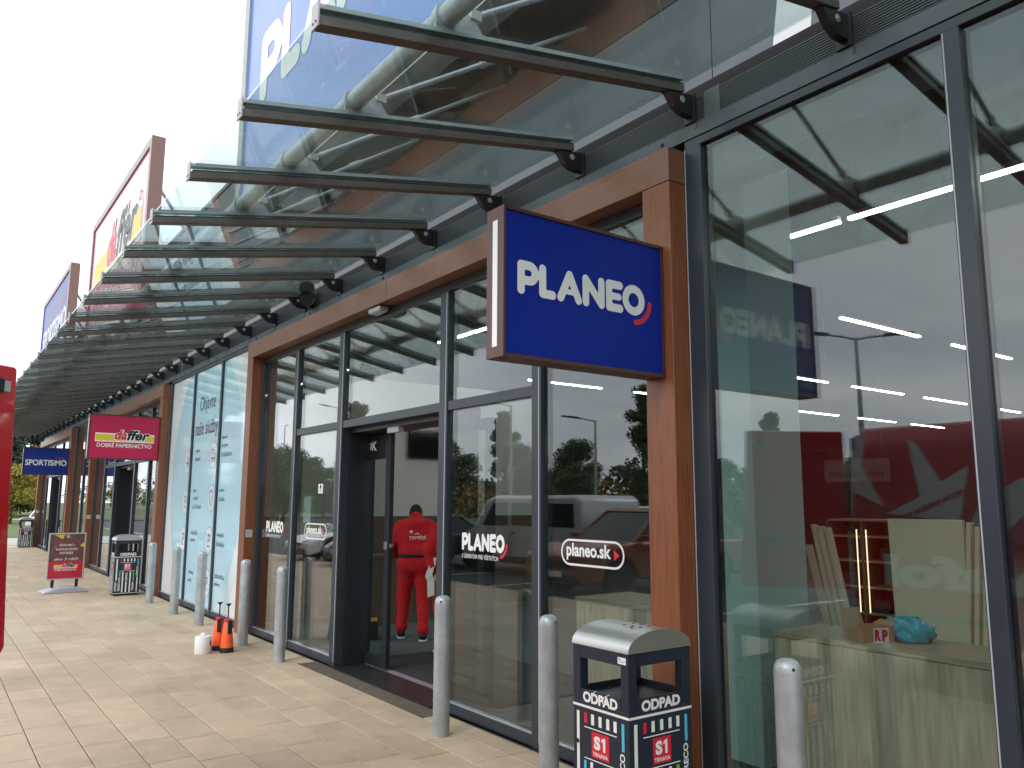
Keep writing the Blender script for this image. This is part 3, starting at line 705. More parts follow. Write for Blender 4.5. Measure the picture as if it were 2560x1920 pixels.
w_, r_ = MB(), MB(); wordmark(w_, r_, -9.56, 6.62, .93, o1, UST, VST, .004)
w_.build('white_lettering', 'white_print', b1); r_.build('red_smile_mark', 'red_print', b1)
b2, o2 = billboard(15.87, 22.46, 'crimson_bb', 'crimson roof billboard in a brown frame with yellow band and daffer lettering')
def daffer(parent, a0, a1, b0, off, o, u, v, hs=1.0, sub=True, k=1.0):
    """band, italic name and line below; a0..a1 wide"""
    W = a1 - a0; h = W * .125
    ou = MB(); ou.rect(a0 - W * .012, a1 + W * .012, b0 - h * .18, b0 + h * 1.12, o, u, v, off)
    ou.text('daffer', a0 + W * .295, b0 + h * .02, W * .215, o, u, v, off + .0004 * k, w=W * .66, bold=.075, shear=.25)
    ou.build('white_outline', 'white_print', parent)
    ye = MB(); ye.rect(a0, a1, b0, b0 + h * .92, o, u, v, off + .0012 * k); ye.build('yellow_band', 'yellow', parent)
    ou = MB(); ou.text('daffer', a0 + W * .303, b0 + h * .06, W * .207, o, u, v, off + .0018 * k, w=W * .645, bold=.06, shear=.25); ou.build('letter_edge', 'white_print', parent)
    vs, fs = text_geo('da', .02, .25); v2, f2 = text_geo('ffer', .02, .25)
    rd = MB(); rd.text('da', a0 + W * .315, b0 + h * .16, W * .185, o, u, v, off + .0026 * k, w=W * .215, bold=.035, shear=.25); rd.build('red_lettering', 'red_print', parent)
    bk = MB(); bk.text('ffer', a0 + W * .53, b0 + h * .16, W * .185, o, u, v, off + .0026 * k, w=W * .405, bold=.035, shear=.25)
    ring(bk, W * .014, W * .02, o, u, v, off + .0026 * k, 16, c=(a1 - W * .035, b0 + h * 1.3)); bk.build('black_lettering', 'blackprint', parent)
    if sub:
        s = MB(); s.text('DOBRÉ PAPIERNICTVO', (a0 + a1) / 2, b0 - h * 1.05 * hs, h * .8 * hs, o, u, v, off, w=W * .95, align='C', bold=.014); s.build('white_lettering', 'white_print', parent)
daffer(b2, -21.75, -16.5, 6.85, .004, o2, UST, VST, k=4)
b3, o3 = billboard(26.25, 32.75, 'sp_blue', 'farthest roof billboard, blue with white SPORTISIMO lettering in a brown frame')
b3.children[4].data.materials[0] = MT['blue_bb']  # swaps navy for the blue that has the sky wash painted in
s = MB(); s.text('SPORTISiMO', -29.5, 6.75, .75, o3, UST, VST, .004, w=5.6, align='C', bold=.025); s.build('white_lettering', 'white_print', b3)
s = MB(); s.flat([(-28.4, 7.65), (-27.2, 7.85), (-27.0, 7.8), (-28.2, 7.6)], o3, UST, VST, .004); s.build('red_stroke', 'red_print', b3)

# ------------------------------------------------------------------ blade signs at the posts
def blade(y0, face, label, frame='sign_frame'):
    t = thing('blade_sign', label, 'shop sign', group='signs projecting from the posts')
    x0, x1, z0, z1, y1 = -1.327, -0.1665, 2.395, 3.18, y0 + .15
    e = .018
    MB().box(x0, x0 + e, y0, y1, z0, z1).build('frame_end', frame, t, bevel=.002, seg=1)
    MB().box(x1 - e, x1, y0, y1, z0, z1).build('frame_end', frame, t)
    MB().box(x0 + e + .0005, x1 - e - .0005, y0, y1, z0, z0 + e).build('frame_rail', frame, t)
    MB().box(x0 + e + .0005, x1 - e - .0005, y0, y1, z1 - e, z1).build('frame_rail', frame, t)
    MB().box(x0 + e, x1 - e, y0 + .008, y1 - .008, z0 + e, z1 - e).build('face_panel', face, t)
    MB().box(x0 - .003, x0 - .0005, y0 + .05, y0 + .092, z0 + .055, z1 - .07).build('light_strip', 'white_print', t)
    return t, Vector((0, y0 + .008, 0))
s1, q1 = blade(3.174, 'blue', 'deep blue projecting sign with white PLANEO lettering and red smile, hung on the near post')
w_, r_ = MB(), MB(); wordmark(w_, r_, -1.232, 2.732, .1735, q1, UCX, VCX, .0015)
w_.build('white_lettering', 'white_print', s1); r_.build('red_smile_mark', 'red_print', s1)
s2, q2 = blade(15.56, 'crimson', 'crimson projecting sign reading daffer DOBRÉ PAPIERNICTVO on the second entrance post')
daffer(s2, -1.21, -.27, 2.72, .001, q2, UCX, VCX, .95)
s3, q3 = blade(26.66, 'sp_blue', 'blue projecting sign reading SPORTISIMO, hung farthest along the shop row')
s = MB(); s.text('SPORTISiMO', -.745, 2.66, .17, q3, UCX, VCX, .0015, w=1.04, align='C', bold=.025); s.build('white_lettering', 'white_print', s3)
s = MB(); s.flat([(-.55, 2.89), (-.4, 2.915), (-.33, 2.90), (-.5, 2.88)], q3, UCX, VCX, .0015); s.flat([(-.45, 2.855), (-.3, 2.88), (-.25, 2.865), (-.4, 2.845)], q3, UCX, VCX, .0015); s.build('red_stroke', 'red_print', s3)

# floodlight under the near header, horn loudspeaker on the fascia
t = thing('floodlight', 'small flat floodlight fixed under the near brown header', 'floodlight', (-.10, 7.02, 3.572))
MB().box(-.05, .05, -.12, .12, -.05, -.004).build('housing', 'plastic_grey', t, bevel=.006)
MB().box(-.04, .04, -.10, .10, -.056, -.0505).build('lens', 'lampglass', t); MB().box(-.012, .012, -.03, .03, -.0035, .008).build('bracket', 'black', t)
t = thing('horn_speaker', 'black double horn loudspeaker mounted on the ribbed band above the near entrance', 'loudspeaker', (-.02, 8.82, 4.07))
for dz, rr in ((.055, .085), (-.06, .085)):
    h = MB(); h.lathe([(.02, 0), (.028, .06), (.05, .13), (rr, .19), (rr + .006, .192), (rr - .006, .18)], n=20)
    o = h.build('horn', 'black', t, smooth=40); o.rotation_euler = (R(90), 0, R(-15)); o.location = (-.10, .1, dz)
MB().box(-.06, .0, .06, .12, -.12, .12).build('mount', 'black', t, bevel=.004)

# ------------------------------------------------------------------ bollards
bl_data = [(2.29, 'galvanised bollard standing in front of the big shop window beside the counter'),
           (4.0, 'galvanised bollard right behind the near litter bin'),
           (5.255, 'galvanised bollard standing at the near edge of the open doorway'),
           (8.551, 'galvanised bollard at the far side of the open doorway'),
           (9.76, 'galvanised bollard in front of the far brown post, next to the orange bottles'),
           (11.595, 'galvanised bollard at the near end of the blue and white window poster'),
           (12.959, 'galvanised bollard before the middle of the blue and white window poster'),
           (14.556, 'galvanised bollard nearest to the far litter bin with ODPAD lettering')]
proto = None
for y, lab in bl_data:
    if proto is None:
        proto = thing('bollard', lab, 'bollard', (-.379, y, 0), 0, 'galvanised bollards along the shop fronts')
        MB().lathe([(.0615, -.1), (.0615, .925), (.0585, .955), (.048, .975), (.03, .985), (.008, .989)], n=28).build('post', 'galv', proto, smooth=50)
        MB().tube([(-.02, -.0575, .95), (-.02, -.0607, .95)], .007, 10).build('vent_hole', 'black', proto)
        o = proto
    else:
        o = copy_tree(proto); o['label'] = lab
    o.location = (-.379, y, 0); o.rotation_euler = (0, 0, random.uniform(-.5, .5))

# ------------------------------------------------------------------ litter bins
def make_bin():
    t = thing('litter_bin', 'x', 'litter bin', group='dark litter bins with ODPAD lettering')
    W, D, H, e = .43, .40, .965, .006           # local: x across, y along, corner nearest the camera at (-W/2, -D/2)
    a, b = W / 2, D / 2
    MB().box(-a, a, -b, b, .03, .70).build('body', 'binbody', t, bevel=.004)
    MB().box(-a + .02, a - .02, -b + .02, b - .02, 0, .03).build('plinth', 'black', t)
    fr = MB()                                     # open collar: four corner posts and head
    z0, z1 = .70, H
    wo, zlo, zhi = .055, .755, .905
    for sx in (-1, 1):
        for sy in (-1, 1):
            xa, xb = sorted((sx * a, sx * (a - wo))); ya, yb = sorted((sy * b, sy * (b - wo)))
            MB().box(xa, xb, ya, yb, z0 + .001, z1).build('corner_post', 'binbody', t, bevel=.003, seg=1)
    for s in (-1, 1):
        ya, yb = sorted((s * b, s * (b - .012)))
        for q, (za, zc) in enumerate(((z0 + .001, zlo), (zhi, z1))): MB().box(-a + wo + .0005, a - wo - .0005, ya, yb, za, zc).build('collar_rail', 'binbody', t)
        xa, xb = sorted((s * a, s * (a - .012)))
        for q, (za, zc) in enumerate(((z0 + .001, zlo), (zhi, z1))): MB().box(xa, xb, -b + wo + .0005, b - wo - .0005, za, zc).build('collar_rail', 'binbody', t)
    MB().box(-a + .013, a - .013, -b + .013, b - .013, .66, .725).build('inner_tray', 'black', t)
    # arched lid, ridge along y
    arc = [(-a * 1.02 * math.cos(R(k * 180 / 16)), .967 + .098 * math.sin(R(k * 180 / 16)) ** .9) for k in range(17)]
    MB().prism(arc, -b * 1.02, b * 1.02, 'y').build('lid', 'steel', t, smooth=30)
    hl = MB()
    for (px, py) in ((-.03, -.10), (.03, -.10), (-.03, -.045), (.03, -.045), (-.03, .01), (.03, .01), (-.06, -.07)):
        ang = math.acos(max(-1, min(1, px / (a * 1.02)))); z = .967 + .098 * math.sin(ang) ** .9
        hl.lathe([(.0095, -.004), (.0095, .0012)], (px, py, z), 10)
    tag(hl.build('stub_hole', 'black', t), kind='stuff')
    faces = [((0, -b, 0), UCX, VCX, a), ((-a, 0, 0), UST, VST, b), ((0, b, 0), -UCX, VCX, a), ((a, 0, 0), -UST, VST, b)]
    for (o, u, v, hw) in faces:
        wm, rm, cm, gm = MB(), MB(), MB(), MB()
        f = .0012
        L = 2 * hw
        wm.rect(-hw, hw, .668, .680, o, u, v, f)
        wm.text('ODPAD', 0, .695, .052, o, u, v, f, w=L * .62, align='C', bold=.05)
        xs = [-.33, -.17, -.0, .17, .33]
        for j, x in enumerate(xs): (rm if j == 0 else wm).rect(x * L * .8 - .011, x * L * .8 + .011, .595, .645, o, u, v, f)
        wm.rect(-.29 * L, .29 * L, .575, .580, o, u, v, f); wm.rect(-.29 * L, .29 * L, .430, .435, o, u, v, f)
        rm.rect(-.062, .062, .447, .565, o, u, v, f)
        wm.text('S', -.022, .486, .064, o, u, v, f + .0008, w=.046, align='C', bold=.055); wm.flat([(.008, .540), (.008, .527), (.020, .532), (.020, .486), (.036, .486), (.036, .550), (.024, .550)], o, u, v, f + .0008); wm.text('TRNAVA', 0, .455, .019, o, u, v, f + .0008, w=.108, align='C', bold=.02)
        # upright bars with words
        wm.rect(-.43 * L, -.38 * L, .27, .645, o, u, v, f); wm.text('ODPADY', -.375 * L, .08, .036, o, u, v, f, w=.17, rot=True, bold=.03)
        cm.rect(-.30 * L, -.255 * L, .335, .42, o, u, v, f); wm.text('RESIDUOS', -.25 * L, .085, .032, o, u, v, f, w=.235, rot=True, bold=.03)
        wm.rect(-.185 * L, -.135 * L, .06, .42, o, u, v, f)
        wm.text('ODPAD', .025 * L, .25, .036, o, u, v, f, w=.15, rot=True, bold=.03); wm.rect(-.045 * L, .01 * L, .06, .24, o, u, v, f)
        wm.rect(.10 * L, .15 * L, .06, .42, o, u, v, f)
        gm.rect(.225 * L, .275 * L, .25, .42, o, u, v, f); wm.text('TRASH', .28 * L, .08, .034, o, u, v, f, w=.15, rot=True, bold=.03)
        cm.rect(.375 * L, .42 * L, .52, .645, o, u, v, f); wm.text('SPRECO', .425 * L, .335, .034, o, u, v, f, w=.175, rot=True, bold=.03); wm.rect(.375 * L, .42 * L, .06, .325, o, u, v, f)
        wm.rect(-hw, hw, .040, .048, o, u, v, f)
        wm.build('white_lettering', 'white_print', t); rm.build('red_print', 'red_print', t); cm.build('blue_bar_print', 'cyan', t); gm.build('green_bar_print', 'green', t)
    st = MB().rect(.13, .185, .915, .947, (-a, 0, 0), UST, VST, .0012).build('maker_sticker', 'white_print', t)
    q = MB(); q.text('fhumpf', .143, .921, .012, (-a, 0, 0), UST, VST, .002, w=.036, bold=.02); q.flat(disc(.006, 12, c=(.142, .938)), (-a, 0, 0), UST, VST, .002); q.build('sticker_print', 'cyan', st)
    lk = MB().tube([(-a - .004, .165, .50), (-a, .165, .50)], .011, 14).build('lock', 'black', t)
    cordm = MB().tube([(-a - .002, .055, .70), (-a - .004, .05, .745), (-a + .003, .035, .757), (-a + .01, .01, .74)], .0022, 6)
    cordm.tube([(-a - .002, -.02, .71), (-a - .004, -.03, .74), (-a + .003, -.06, .757), (-a + .02, -.075, .735)], .0022, 6)
    return t, cordm
bin1, cord = make_bin()
bin1['label'] = 'large near dark litter bin with arched steel lid beside the near brown post'
bin2 = copy_tree(bin1); bin2['label'] = 'dark litter bin with steel lid outside the crimson daffer shop entrance'; bin2.location = (-.48, 16.12, 0)
bin3 = copy_tree(bin1); bin3['label'] = 'small far litter bin standing at the end of the paving by the last post'; bin3.location = (-.42, 34.0, 0)
cord.build('plastic_cord', 'white_print', bin1)
bin1.location = (-.607, 3.05, 0)

# ------------------------------------------------------------------ poster stand
t = thing('poster_stand', 'poster stand on a grey base advertising ŠKOLSKÉ a KANCELÁRSKE POTREBY', 'pavement sign', (-1.30, 17.15, 0), R(3))
bs_ = [(-.37, 0), (.37, 0), (.36, .03), (.22, .075), (.10, .105), (-.10, .105), (-.22, .075), (-.36, .03)]
MB().prism(bs_, -.24, .24, 'y').build('base', 'plastic_grey', t, bevel=.02, seg=3, smooth=40)
for s in (-.2, .2): MB().box(s - .025, s + .025, -.02, .02, .09, .235).build('spring_foot', 'black', t)
for (xa, xb, za, zc) in ((-.31, -.285, .222, 1.075), (.285, .31, .222, 1.075), (-.2845, .2845, .222, .247), (-.2845, .2845, 1.05, 1.075)):
    MB().box(xa, xb, -.02, .02, za, zc).build('frame', 'alu', t, bevel=.005)
MB().box(-.286, .286, -.008, .008, .246, 1.052).build('poster', 'poster_brown', t)
o_ = (0, -.008, 0)
MB().rect(-.285, .285, .247, .56, o_, UCX, VCX, .001).build('red_field', 'poster_red', t)
for j, l_ in enumerate(('ŠKOLSKÉ a', 'KANCELÁRSKE', 'POTREBY')):
    s = MB(); s.text(l_, 0, .835 - .075 * j, .045, o_, UCX, VCX, .0015, w=(.26, .36, .23)[j], align='C', bold=.012); s.build('white_lettering', 'white_print', t)
s = MB()
s.text('dvo 3 rôči', 0, .575, .05, o_, UCX, VCX, .0015, w=.40, align='C', bold=.01, shear=.2); s.build('white_lettering', 'white_print', t)
s = MB(); s.flat([(-.22, 1.04), (-.05, 1.05), (-.08, .96)], o_, UCX, VCX, .0015); s.flat([(.285, .9), (.21, .84), (.285, .8)], o_, UCX, VCX, .0015); s.build('yellow_shape', 'yellow', t)
s = MB(); s.flat([(-.03, 1.04), (.03, 1.04), (.04, .99), (-.02, .98)], o_, UCX, VCX, .0016)
for j in range(6): s.rect(-.28 + .012 * j, -.275 + .02 * j, .66 + .035 * j, .666 + .035 * j, o_, UCX, VCX, .0016)
s.build('pale_shape', 'plastic_grey', t)
daffer(t, -.19, .19, .44, .0015, o_, UCX, VCX, 1.1)

# ------------------------------------------------------------------ bucket roll and orange bottles
t = thing('paper_roll_dispenser', 'white paper roll with a small blue label standing on the paving', 'paper roll', (-.90, 9.50, 0), R(20))
MB().lathe([(.085, 0), (.088, .006), (.088, .178), (.084, .185), (.05, .187)], n=30).build('roll', 'paper', t, smooth=40)
q = MB()
vs = [(.0886 * math.cos(a), .0886 * math.sin(a), z) for z in (.085, .13) for a in np.linspace(R(-72), R(-45), 6)]
q.add(vs, [(i, i + 1, i + 7, i + 6) for i in range(5)]); q.build('label_patch', mk('blue_label', (.02, .05, .3)), t)
q = MB().add([(-.02, -.02, .187), (.02, -.03, .187), (.035, .0, .2), (.0, .03, .215), (-.03, .02, .205), (.005, -.005, .225)], [(0, 1, 5), (1, 2, 5), (2, 3, 5), (3, 4, 5), (4, 0, 5)]); q.build('pulled_sheet', 'paper', t)
def bottle(lab, loc, rz):
    t = thing('pump_sprayer', lab, 'sprayer', loc, rz, 'orange pump sprayers')
    MB().lathe([(.076, .0), (.078, .006), (.074, .05), (.0735, .052)], n=26).build('foot_ring', 'shoe', t, smooth=40)
    MB().lathe([(.072, .052), (.058, .19), (.044, .315), (.036, .33)], n=26).build('tank', 'cone_orange', t, smooth=40)
    MB().lathe([(.038, .322), (.042, .328), (.040, .35), (.02, .362)], n=20).build('collar', 'red_print', t, smooth=40)
    MB().box(-.022, .022, -.064, -.038, .20, .345).build('holder', 'shoe', t, bevel=.004)
    MB().tube([(0, 0, .36), (0, 0, .51)], .007, 8).build('pump_rod', 'black', t)
    MB().lathe([(.009, .497), (.03, .522), (.033, .525), (.01, .53)], n=16).build('handle', 'black', t, smooth=40)
    return t
bottle('front one of two orange pump sprayers on the paving, overlapping the other', (-.66, 9.43, 0), R(10))
bottle('rear one of two orange pump sprayers on the paving, nearest the poster', (-.70, 9.62, 0), R(-15))

# ------------------------------------------------------------------ things inside the near shop
t = thing('shop_counter', 'grey oak counter right behind the big near shop window', 'counter')
MB().box(.462, .918, -1.2, 1.20, 0, .918).build('front_panel', 'oak', t)
MB().box(.462, .918, 1.204, 2.965, 0, .918).build('front_panel', 'oak', t)
MB().box(.455, .93, -1.2, 2.975, .92, .95).build('counter_top', 'oak_top', t, bevel=.002, seg=1)
t = thing('display_plinth', 'grey oak plinth behind the pane with the planeo.sk pill lettering', 'plinth')
for k in range(3): MB().box(.62, 1.18, 3.97 + .31 * k, 4.277 + .31 * k, 0, .918).build('side_panel', 'oak', t)
MB().box(.61, 1.2, 3.965, 4.905, .92, .95).build('top_panel', 'oak_top', t)

t = thing('cardboard_box', 'small open cardboard box with red print on the oak counter', 'box', (.60, 2.47, .95), R(-20))
w2, d2, h2 = .10, .08, .075
for (a) in ((-w2, w2, -d2, -d2 + .003), (-w2, w2, d2 - .003, d2), (-w2, -w2 + .003, -d2 + .003, d2 - .003), (w2 - .003, w2, -d2 + .003, d2 - .003)):
    MB().box(a[0], a[1], a[2], a[3], 0, h2).build('wall', 'card', t)
MB().box(-w2 + .003, w2 - .003, -d2 + .003, d2 - .003, 0.0, .003).build('bottom', 'card', t)
MB().hexa([(-w2, d2, h2), (w2 - .06, d2, h2), (w2 - .06, d2 + .003, h2), (-w2, d2 + .003, h2), (-w2 + .01, d2 + .02, h2 + .085), (w2 - .07, d2 + .02, h2 + .085), (w2 - .07, d2 + .023, h2 + .085), (-w2 + .01, d2 + .023, h2 + .085)]).build('flap', 'card', t)
MB().hexa([(w2, -d2, h2), (w2 + .05, -d2, h2 + .02), (w2 + .05, d2, h2 + .02), (w2, d2, h2), (w2, -d2, h2 + .003), (w2 + .05, -d2, h2 + .023), (w2 + .05, d2, h2 + .023), (w2, d2, h2 + .003)]).build('flap', 'card', t)
o_ = (0, -d2, 0)
MB().rect(-.035, .062, 0.0, h2, o_, UCX, VCX, .0008).build('white_tape', 'white_print', t)
s = MB(); s.text('R', -.028, .006, .062, o_, UCX, VCX, .0014, w=.04, rot=False, bold=.07); s.text('P', .018, .004, .062, o_, UCX, VCX, .0014, w=.038, bold=.07); s.build('red_print', 'red_print', t)

# surface nets for soft shapes
def surf(fn, lo, hi, h):
    lo, hi = np.array(lo, float), np.array(hi, float)
    n = np.ceil((hi - lo) / h).astype(int) + 1
    ax = [lo[i] + h * np.arange(n[i]) for i in range(3)]
    X, Y, Z = np.meshgrid(*ax, indexing='ij'); D = fn(X, Y, Z)
    ins = D < 0
    cnt = np.zeros(tuple(n - 1)); acc = np.zeros(tuple(n - 1) + (3,))
    P = np.stack([X, Y, Z], -1)
    sl = lambda a, b, c: (slice(a, n[0] - 1 + a), slice(b, n[1] - 1 + b), slice(c, n[2] - 1 + c))
    cs = [(0, 0, 0), (1, 0, 0), (0, 1, 0), (1, 1, 0), (0, 0, 1), (1, 0, 1), (0, 1, 1), (1, 1, 1)]
    for a in cs:
        for k in range(3):
            if a[k] == 0:
                b = list(a); b[k] = 1
                da, db = D[sl(*a)], D[sl(*b)]; m = (da < 0) != (db < 0)
                t = np.where(m, da / np.where(m, da - db, 1), 0)
                acc += np.where(m[..., None], P[sl(*a)] + t[..., None] * (P[sl(*b)] - P[sl(*a)]), 0); cnt += m
    act = cnt > 0; idx = -np.ones(act.shape, int); idx[act] = np.arange(act.sum())
    verts = acc[act] / cnt[act][:, None]; faces = []
    for k in range(3):
        u, v = [(1, 2), (2, 0), (0, 1)][k]
        a = [slice(1, n[i] - 1) for i in range(3)]; b = list(a)
        a[k] = slice(0, n[k] - 1); b[k] = slice(1, n[k])
        m0, m1 = ins[tuple(a)], ins[tuple(b)]
        for flip, mm in ((False, m0 & ~m1), (True, ~m0 & m1)):
            q = np.argwhere(mm)
            if len(q) == 0: continue
            off = np.ones(3, int); off[k] = 0; q = q + off
            def I(du, dv):
                r = q.copy(); r[:, u] -= du; r[:, v] -= dv; return idx[r[:, 0], r[:, 1], r[:, 2]]
            f = np.stack([I(1, 1), I(0, 1), I(0, 0), I(1, 0)], 1)
            if flip: f = f[:, ::-1]
            faces += f[(f >= 0).all(1)].tolist()
    return verts, faces
def cap(a, b, r0, r1=None, sq=(1, 1, 1)):
    a, b = np.array(a, float), np.array(b, float); r1 = r0 if r1 is None else r1
    def f(X, Y, Z):
        ab = b - a; L = max(ab @ ab, 1e-9)
        t = np.clip(((X - a[0]) * ab[0] + (Y - a[1]) * ab[1] + (Z - a[2]) * ab[2]) / L, 0, 1)
        return np.sqrt(((X - a[0] - t * ab[0]) / sq[0]) ** 2 + ((Y - a[1] - t * ab[1]) / sq[1]) ** 2 + ((Z - a[2] - t * ab[2]) / sq[2]) ** 2) - (r0 + t * (r1 - r0))
    return f
def blend(fs, k):
    def f(X, Y, Z):
        d = fs[0](X, Y, Z)
        for g in fs[1:]:
            e = g(X, Y, Z); hh = np.clip(.5 + .5 * (e - d) / k, 0, 1); d = e * (1 - hh) + d * hh - k * hh * (1 - hh)
        return d
    return f
def soft(name, fn, lo, hi, h, m, parent, wr=0.0, ws=9.0):
    g = fn
    if wr:
        def g(X, Y, Z): return fn(X, Y, Z) + wr * (np.sin(ws * 3 * Z + 4 * X) * np.sin(ws * 1.7 * X + 3 * Y + 2 * Z) + .6 * np.sin(ws * 5.3 * Z - 7 * Y + 5 * X))
    v, f = surf(g, lo, hi, h); mb = MB(); mb.add(v.tolist(), f)
    return mb.build(name, m, parent, smooth=80)

# turquoise bag
t = thing('plastic_bag', 'crumpled turquoise plastic bag beside the cardboard box on the counter', 'bag', (.77, 2.33, .95))
t.scale = (1.3, 1.25, 1.12)
rb = random.Random(3)
fs = [cap((0, 0, .035), (.0, 0, .05), .085, .06)]
for k in range(16):
    a = rb.uniform(0, 6.28); r = rb.uniform(.03, .13); z = rb.uniform(.02, .125 - r * .4)
    fs.append(cap((math.cos(a) * r * .5, math.sin(a) * r * .45, z * .6 + .02), (math.cos(a + .4) * r * 1.15, math.sin(a + .4) * r * .8, z), rb.uniform(.028, .045), rb.uniform(.008, .02)))
fbag = blend(fs, .012)
soft('film', lambda X, Y, Z: np.maximum(fbag(X, Y, Z) + .009 * np.sin(70 * X + 40 * Z) * np.sin(60 * Y - 50 * Z) + .004 * np.sin(130 * X - 90 * Y + 60 * Z), -Z + .001), (-.24, -.2, -.012), (.24, .2, .22), .009, 'bag', t)

# leaning panels
def panel(lab, x, ytop, ybot, th, wx, top, mat='board'):
    t = thing('leaning_panel', lab, 'panel', group='pale panels leaning in the shop')
    MB().hexa([(x, ybot, 0.0), (x + wx, ybot, 0.0), (x + wx, ybot + th, 0.0), (x, ybot + th, 0.0), (x, ytop, top), (x + wx, ytop, top), (x + wx, ytop + th, top), (x, ytop + th, top)]).build('sheet', mat, t, bevel=.002, seg=1)
    return t
for k, (lab, y_) in enumerate((('pale panel leaning nearest the square column', 3.61), ('second pale panel from the square column', 3.565), ('third pale panel from the square column', 3.52), ('fourth pale panel from the square column, nearest the lit shelf', 3.475))):
    panel(lab, 1.8 + .015 * k, y_, y_ - .30, .034, .05, 1.53 - .01 * k - (.16 if k == 0 else 0))
t = thing('wide_panel', 'wide pale panel standing upright behind the oak counter', 'panel')
MB().hexa([(1.80, 2.50, 0), (1.83, 2.50, 0), (1.83, 2.96, 0), (1.80, 2.96, 0), (1.84, 2.51, 1.575), (1.87, 2.51, 1.575), (1.87, 3.01, 1.575), (1.84, 3.01, 1.575)]).build('sheet', 'board', t)
for k, (lab, y_) in enumerate((('pale panel leaning just right of the wide upright panel', 2.455), ('middle one of three panels right of the wide upright panel', 2.41), ('last of three panels right of the wide upright panel', 2.365))):
    panel(lab, 1.83 + .012 * k, y_, y_ + .05 + .07, .03, .05, 1.56 - .025 * k)

# lit shelf unit
t = thing('shelf_unit', 'brown shelf unit with warm light strips seen behind the leaning panels', 'shelf', (4.0, 4.1, 0))
for y_ in (0, .38, .76): MB().box(0, .4, y_, y_ + .02, 0, 1.5).build('side', 'wains', t)
MB().box(.38, .4, .021, .759, .05, 1.5).build('back', 'wains', t)
for z in (.3, .6, .85, 1.1, 1.34, 1.5):
    for y_ in (.021, .401): MB().box(0.01, .379, y_, y_ + .358, z, z + .02).build('shelf', 'card', t)
for y_ in (.05, .33, .43, .71): MB().box(-.012, -.002, y_, y_ + .008, .62, 1.42).build('light_strip', 'led_warm', t)
for k in range(6):
    y_ = random.choice((.06, .44)) + random.uniform(0, .15); z = (.32, .62, .87, 1.12)[k % 4]
    MB().box(.06, .25, y_, y_ + .16, z + .002, z + .12).build('carton', 'idark', t)

t = thing('hanging_sign', 'dim hanging shop sign reading PRÍSLUŠENSTVO deep inside the near shop', 'sign', (7.9, 6.1, 2.0))
MB().box(0, .03, .2, 1.25, .0, .34).build('board', 'iwall', t); s = MB(); s.text('PRÍSLUŠENSTVO', -.73, .07, .10, (0, 0, 0), UST, VST, .002, w=.9, align='C', bold=.02); s.build('lettering', 'blackprint', t)
for y_ in (.3, 1.15): MB().tube([(.015, y_, .34), (.015, y_, 3.28)], .006, 6).build('hanger', 'black', t)

# linear ceiling lamps
lamps = []
for y in (3.33 + 1.18 * k for k in range(-6, 8)): lamps.append((3.97, y, 1))
for r_ in range(-2, 4):
    for c_ in range(6): lamps.append((8.06 + 3.62 * c_ + random.uniform(-.05, .05), 2.86 + 4.15 * r_, 0))
p1 = p2 = None
GL = 'linear ceiling lamps in the near shop'
def lamp(dirn, L):
    t = thing('linear_lamp', 'slim lit tube hung under the shop ceiling' if dirn == 0 else 'slim lit tube in the row nearest the shop window', 'ceiling lamp', group=GL if dirn == 0 else 'front row of linear lamps')
    a, b = ((-.03, .03), (0, L)) if dirn else ((0, L), (-.03, .03))
    MB().box(a[0], a[1], b[0], b[1], 4.60, 4.625).build('tube', 'led', t); MB().box(a[0], a[1], b[0], b[1], 4.6255, 4.67).build('housing', 'white', t)
    for f in (.1, .9):
        x, y = (0, L * f) if dirn else (L * f, 0)
        MB().tube([(x, y, 4.67), (x, y, 5.29)], .004, 5).build('hanger', 'black', t)
    return t
for x, y, d in lamps:
    if d:
        if p1 is None: p1 = o = lamp(1, 1.07)
        else: o = copy_tree(p1)
    else:
        if p2 is None: p2 = o = lamp(0, 2.45)
        else: o = copy_tree(p2)
    o.location = (x, y, 0)
    nth = ('first', 'second', 'third', 'fourth', 'fifth', 'sixth', 'seventh', 'eighth', 'ninth', 'tenth', 'eleventh', 'twelfth', 'thirteenth', 'fourteenth')
    if d: o['label'] = 'lit tube lengthwise along the windows, %s from the near end of that row' % nth[int(round((y - 3.33) / 1.18)) + 6]
    else: o['label'] = 'lit tube across the shop, %s from the windows in the %s row' % (nth[int((x - 7.9) / 3.62)], ('first', 'second', 'third', 'fourth', 'fifth', 'sixth')[int(round((y - 2.86) / 4.15)) + 2])
for k in range(3):                       # second shop: a few tubes only
    t = thing('linear_lamp', ['slim lit tube inside the daffer shop', 'slim lit tube behind the wall between the daffer and SPORTISIMO shops', 'slim lit tube inside the SPORTISIMO shop'][k], 'ceiling lamp', (3.5, 17.5 + 6.2 * k, -1.4), group='linear lamps of the farther shops')
    MB().box(-.03, .03, 0, 2.4, 4.6, 4.625).build('tube', 'led', t); MB().box(-.03, .03, 0, 2.4, 4.6255, 4.67).build('housing', 'white', t)

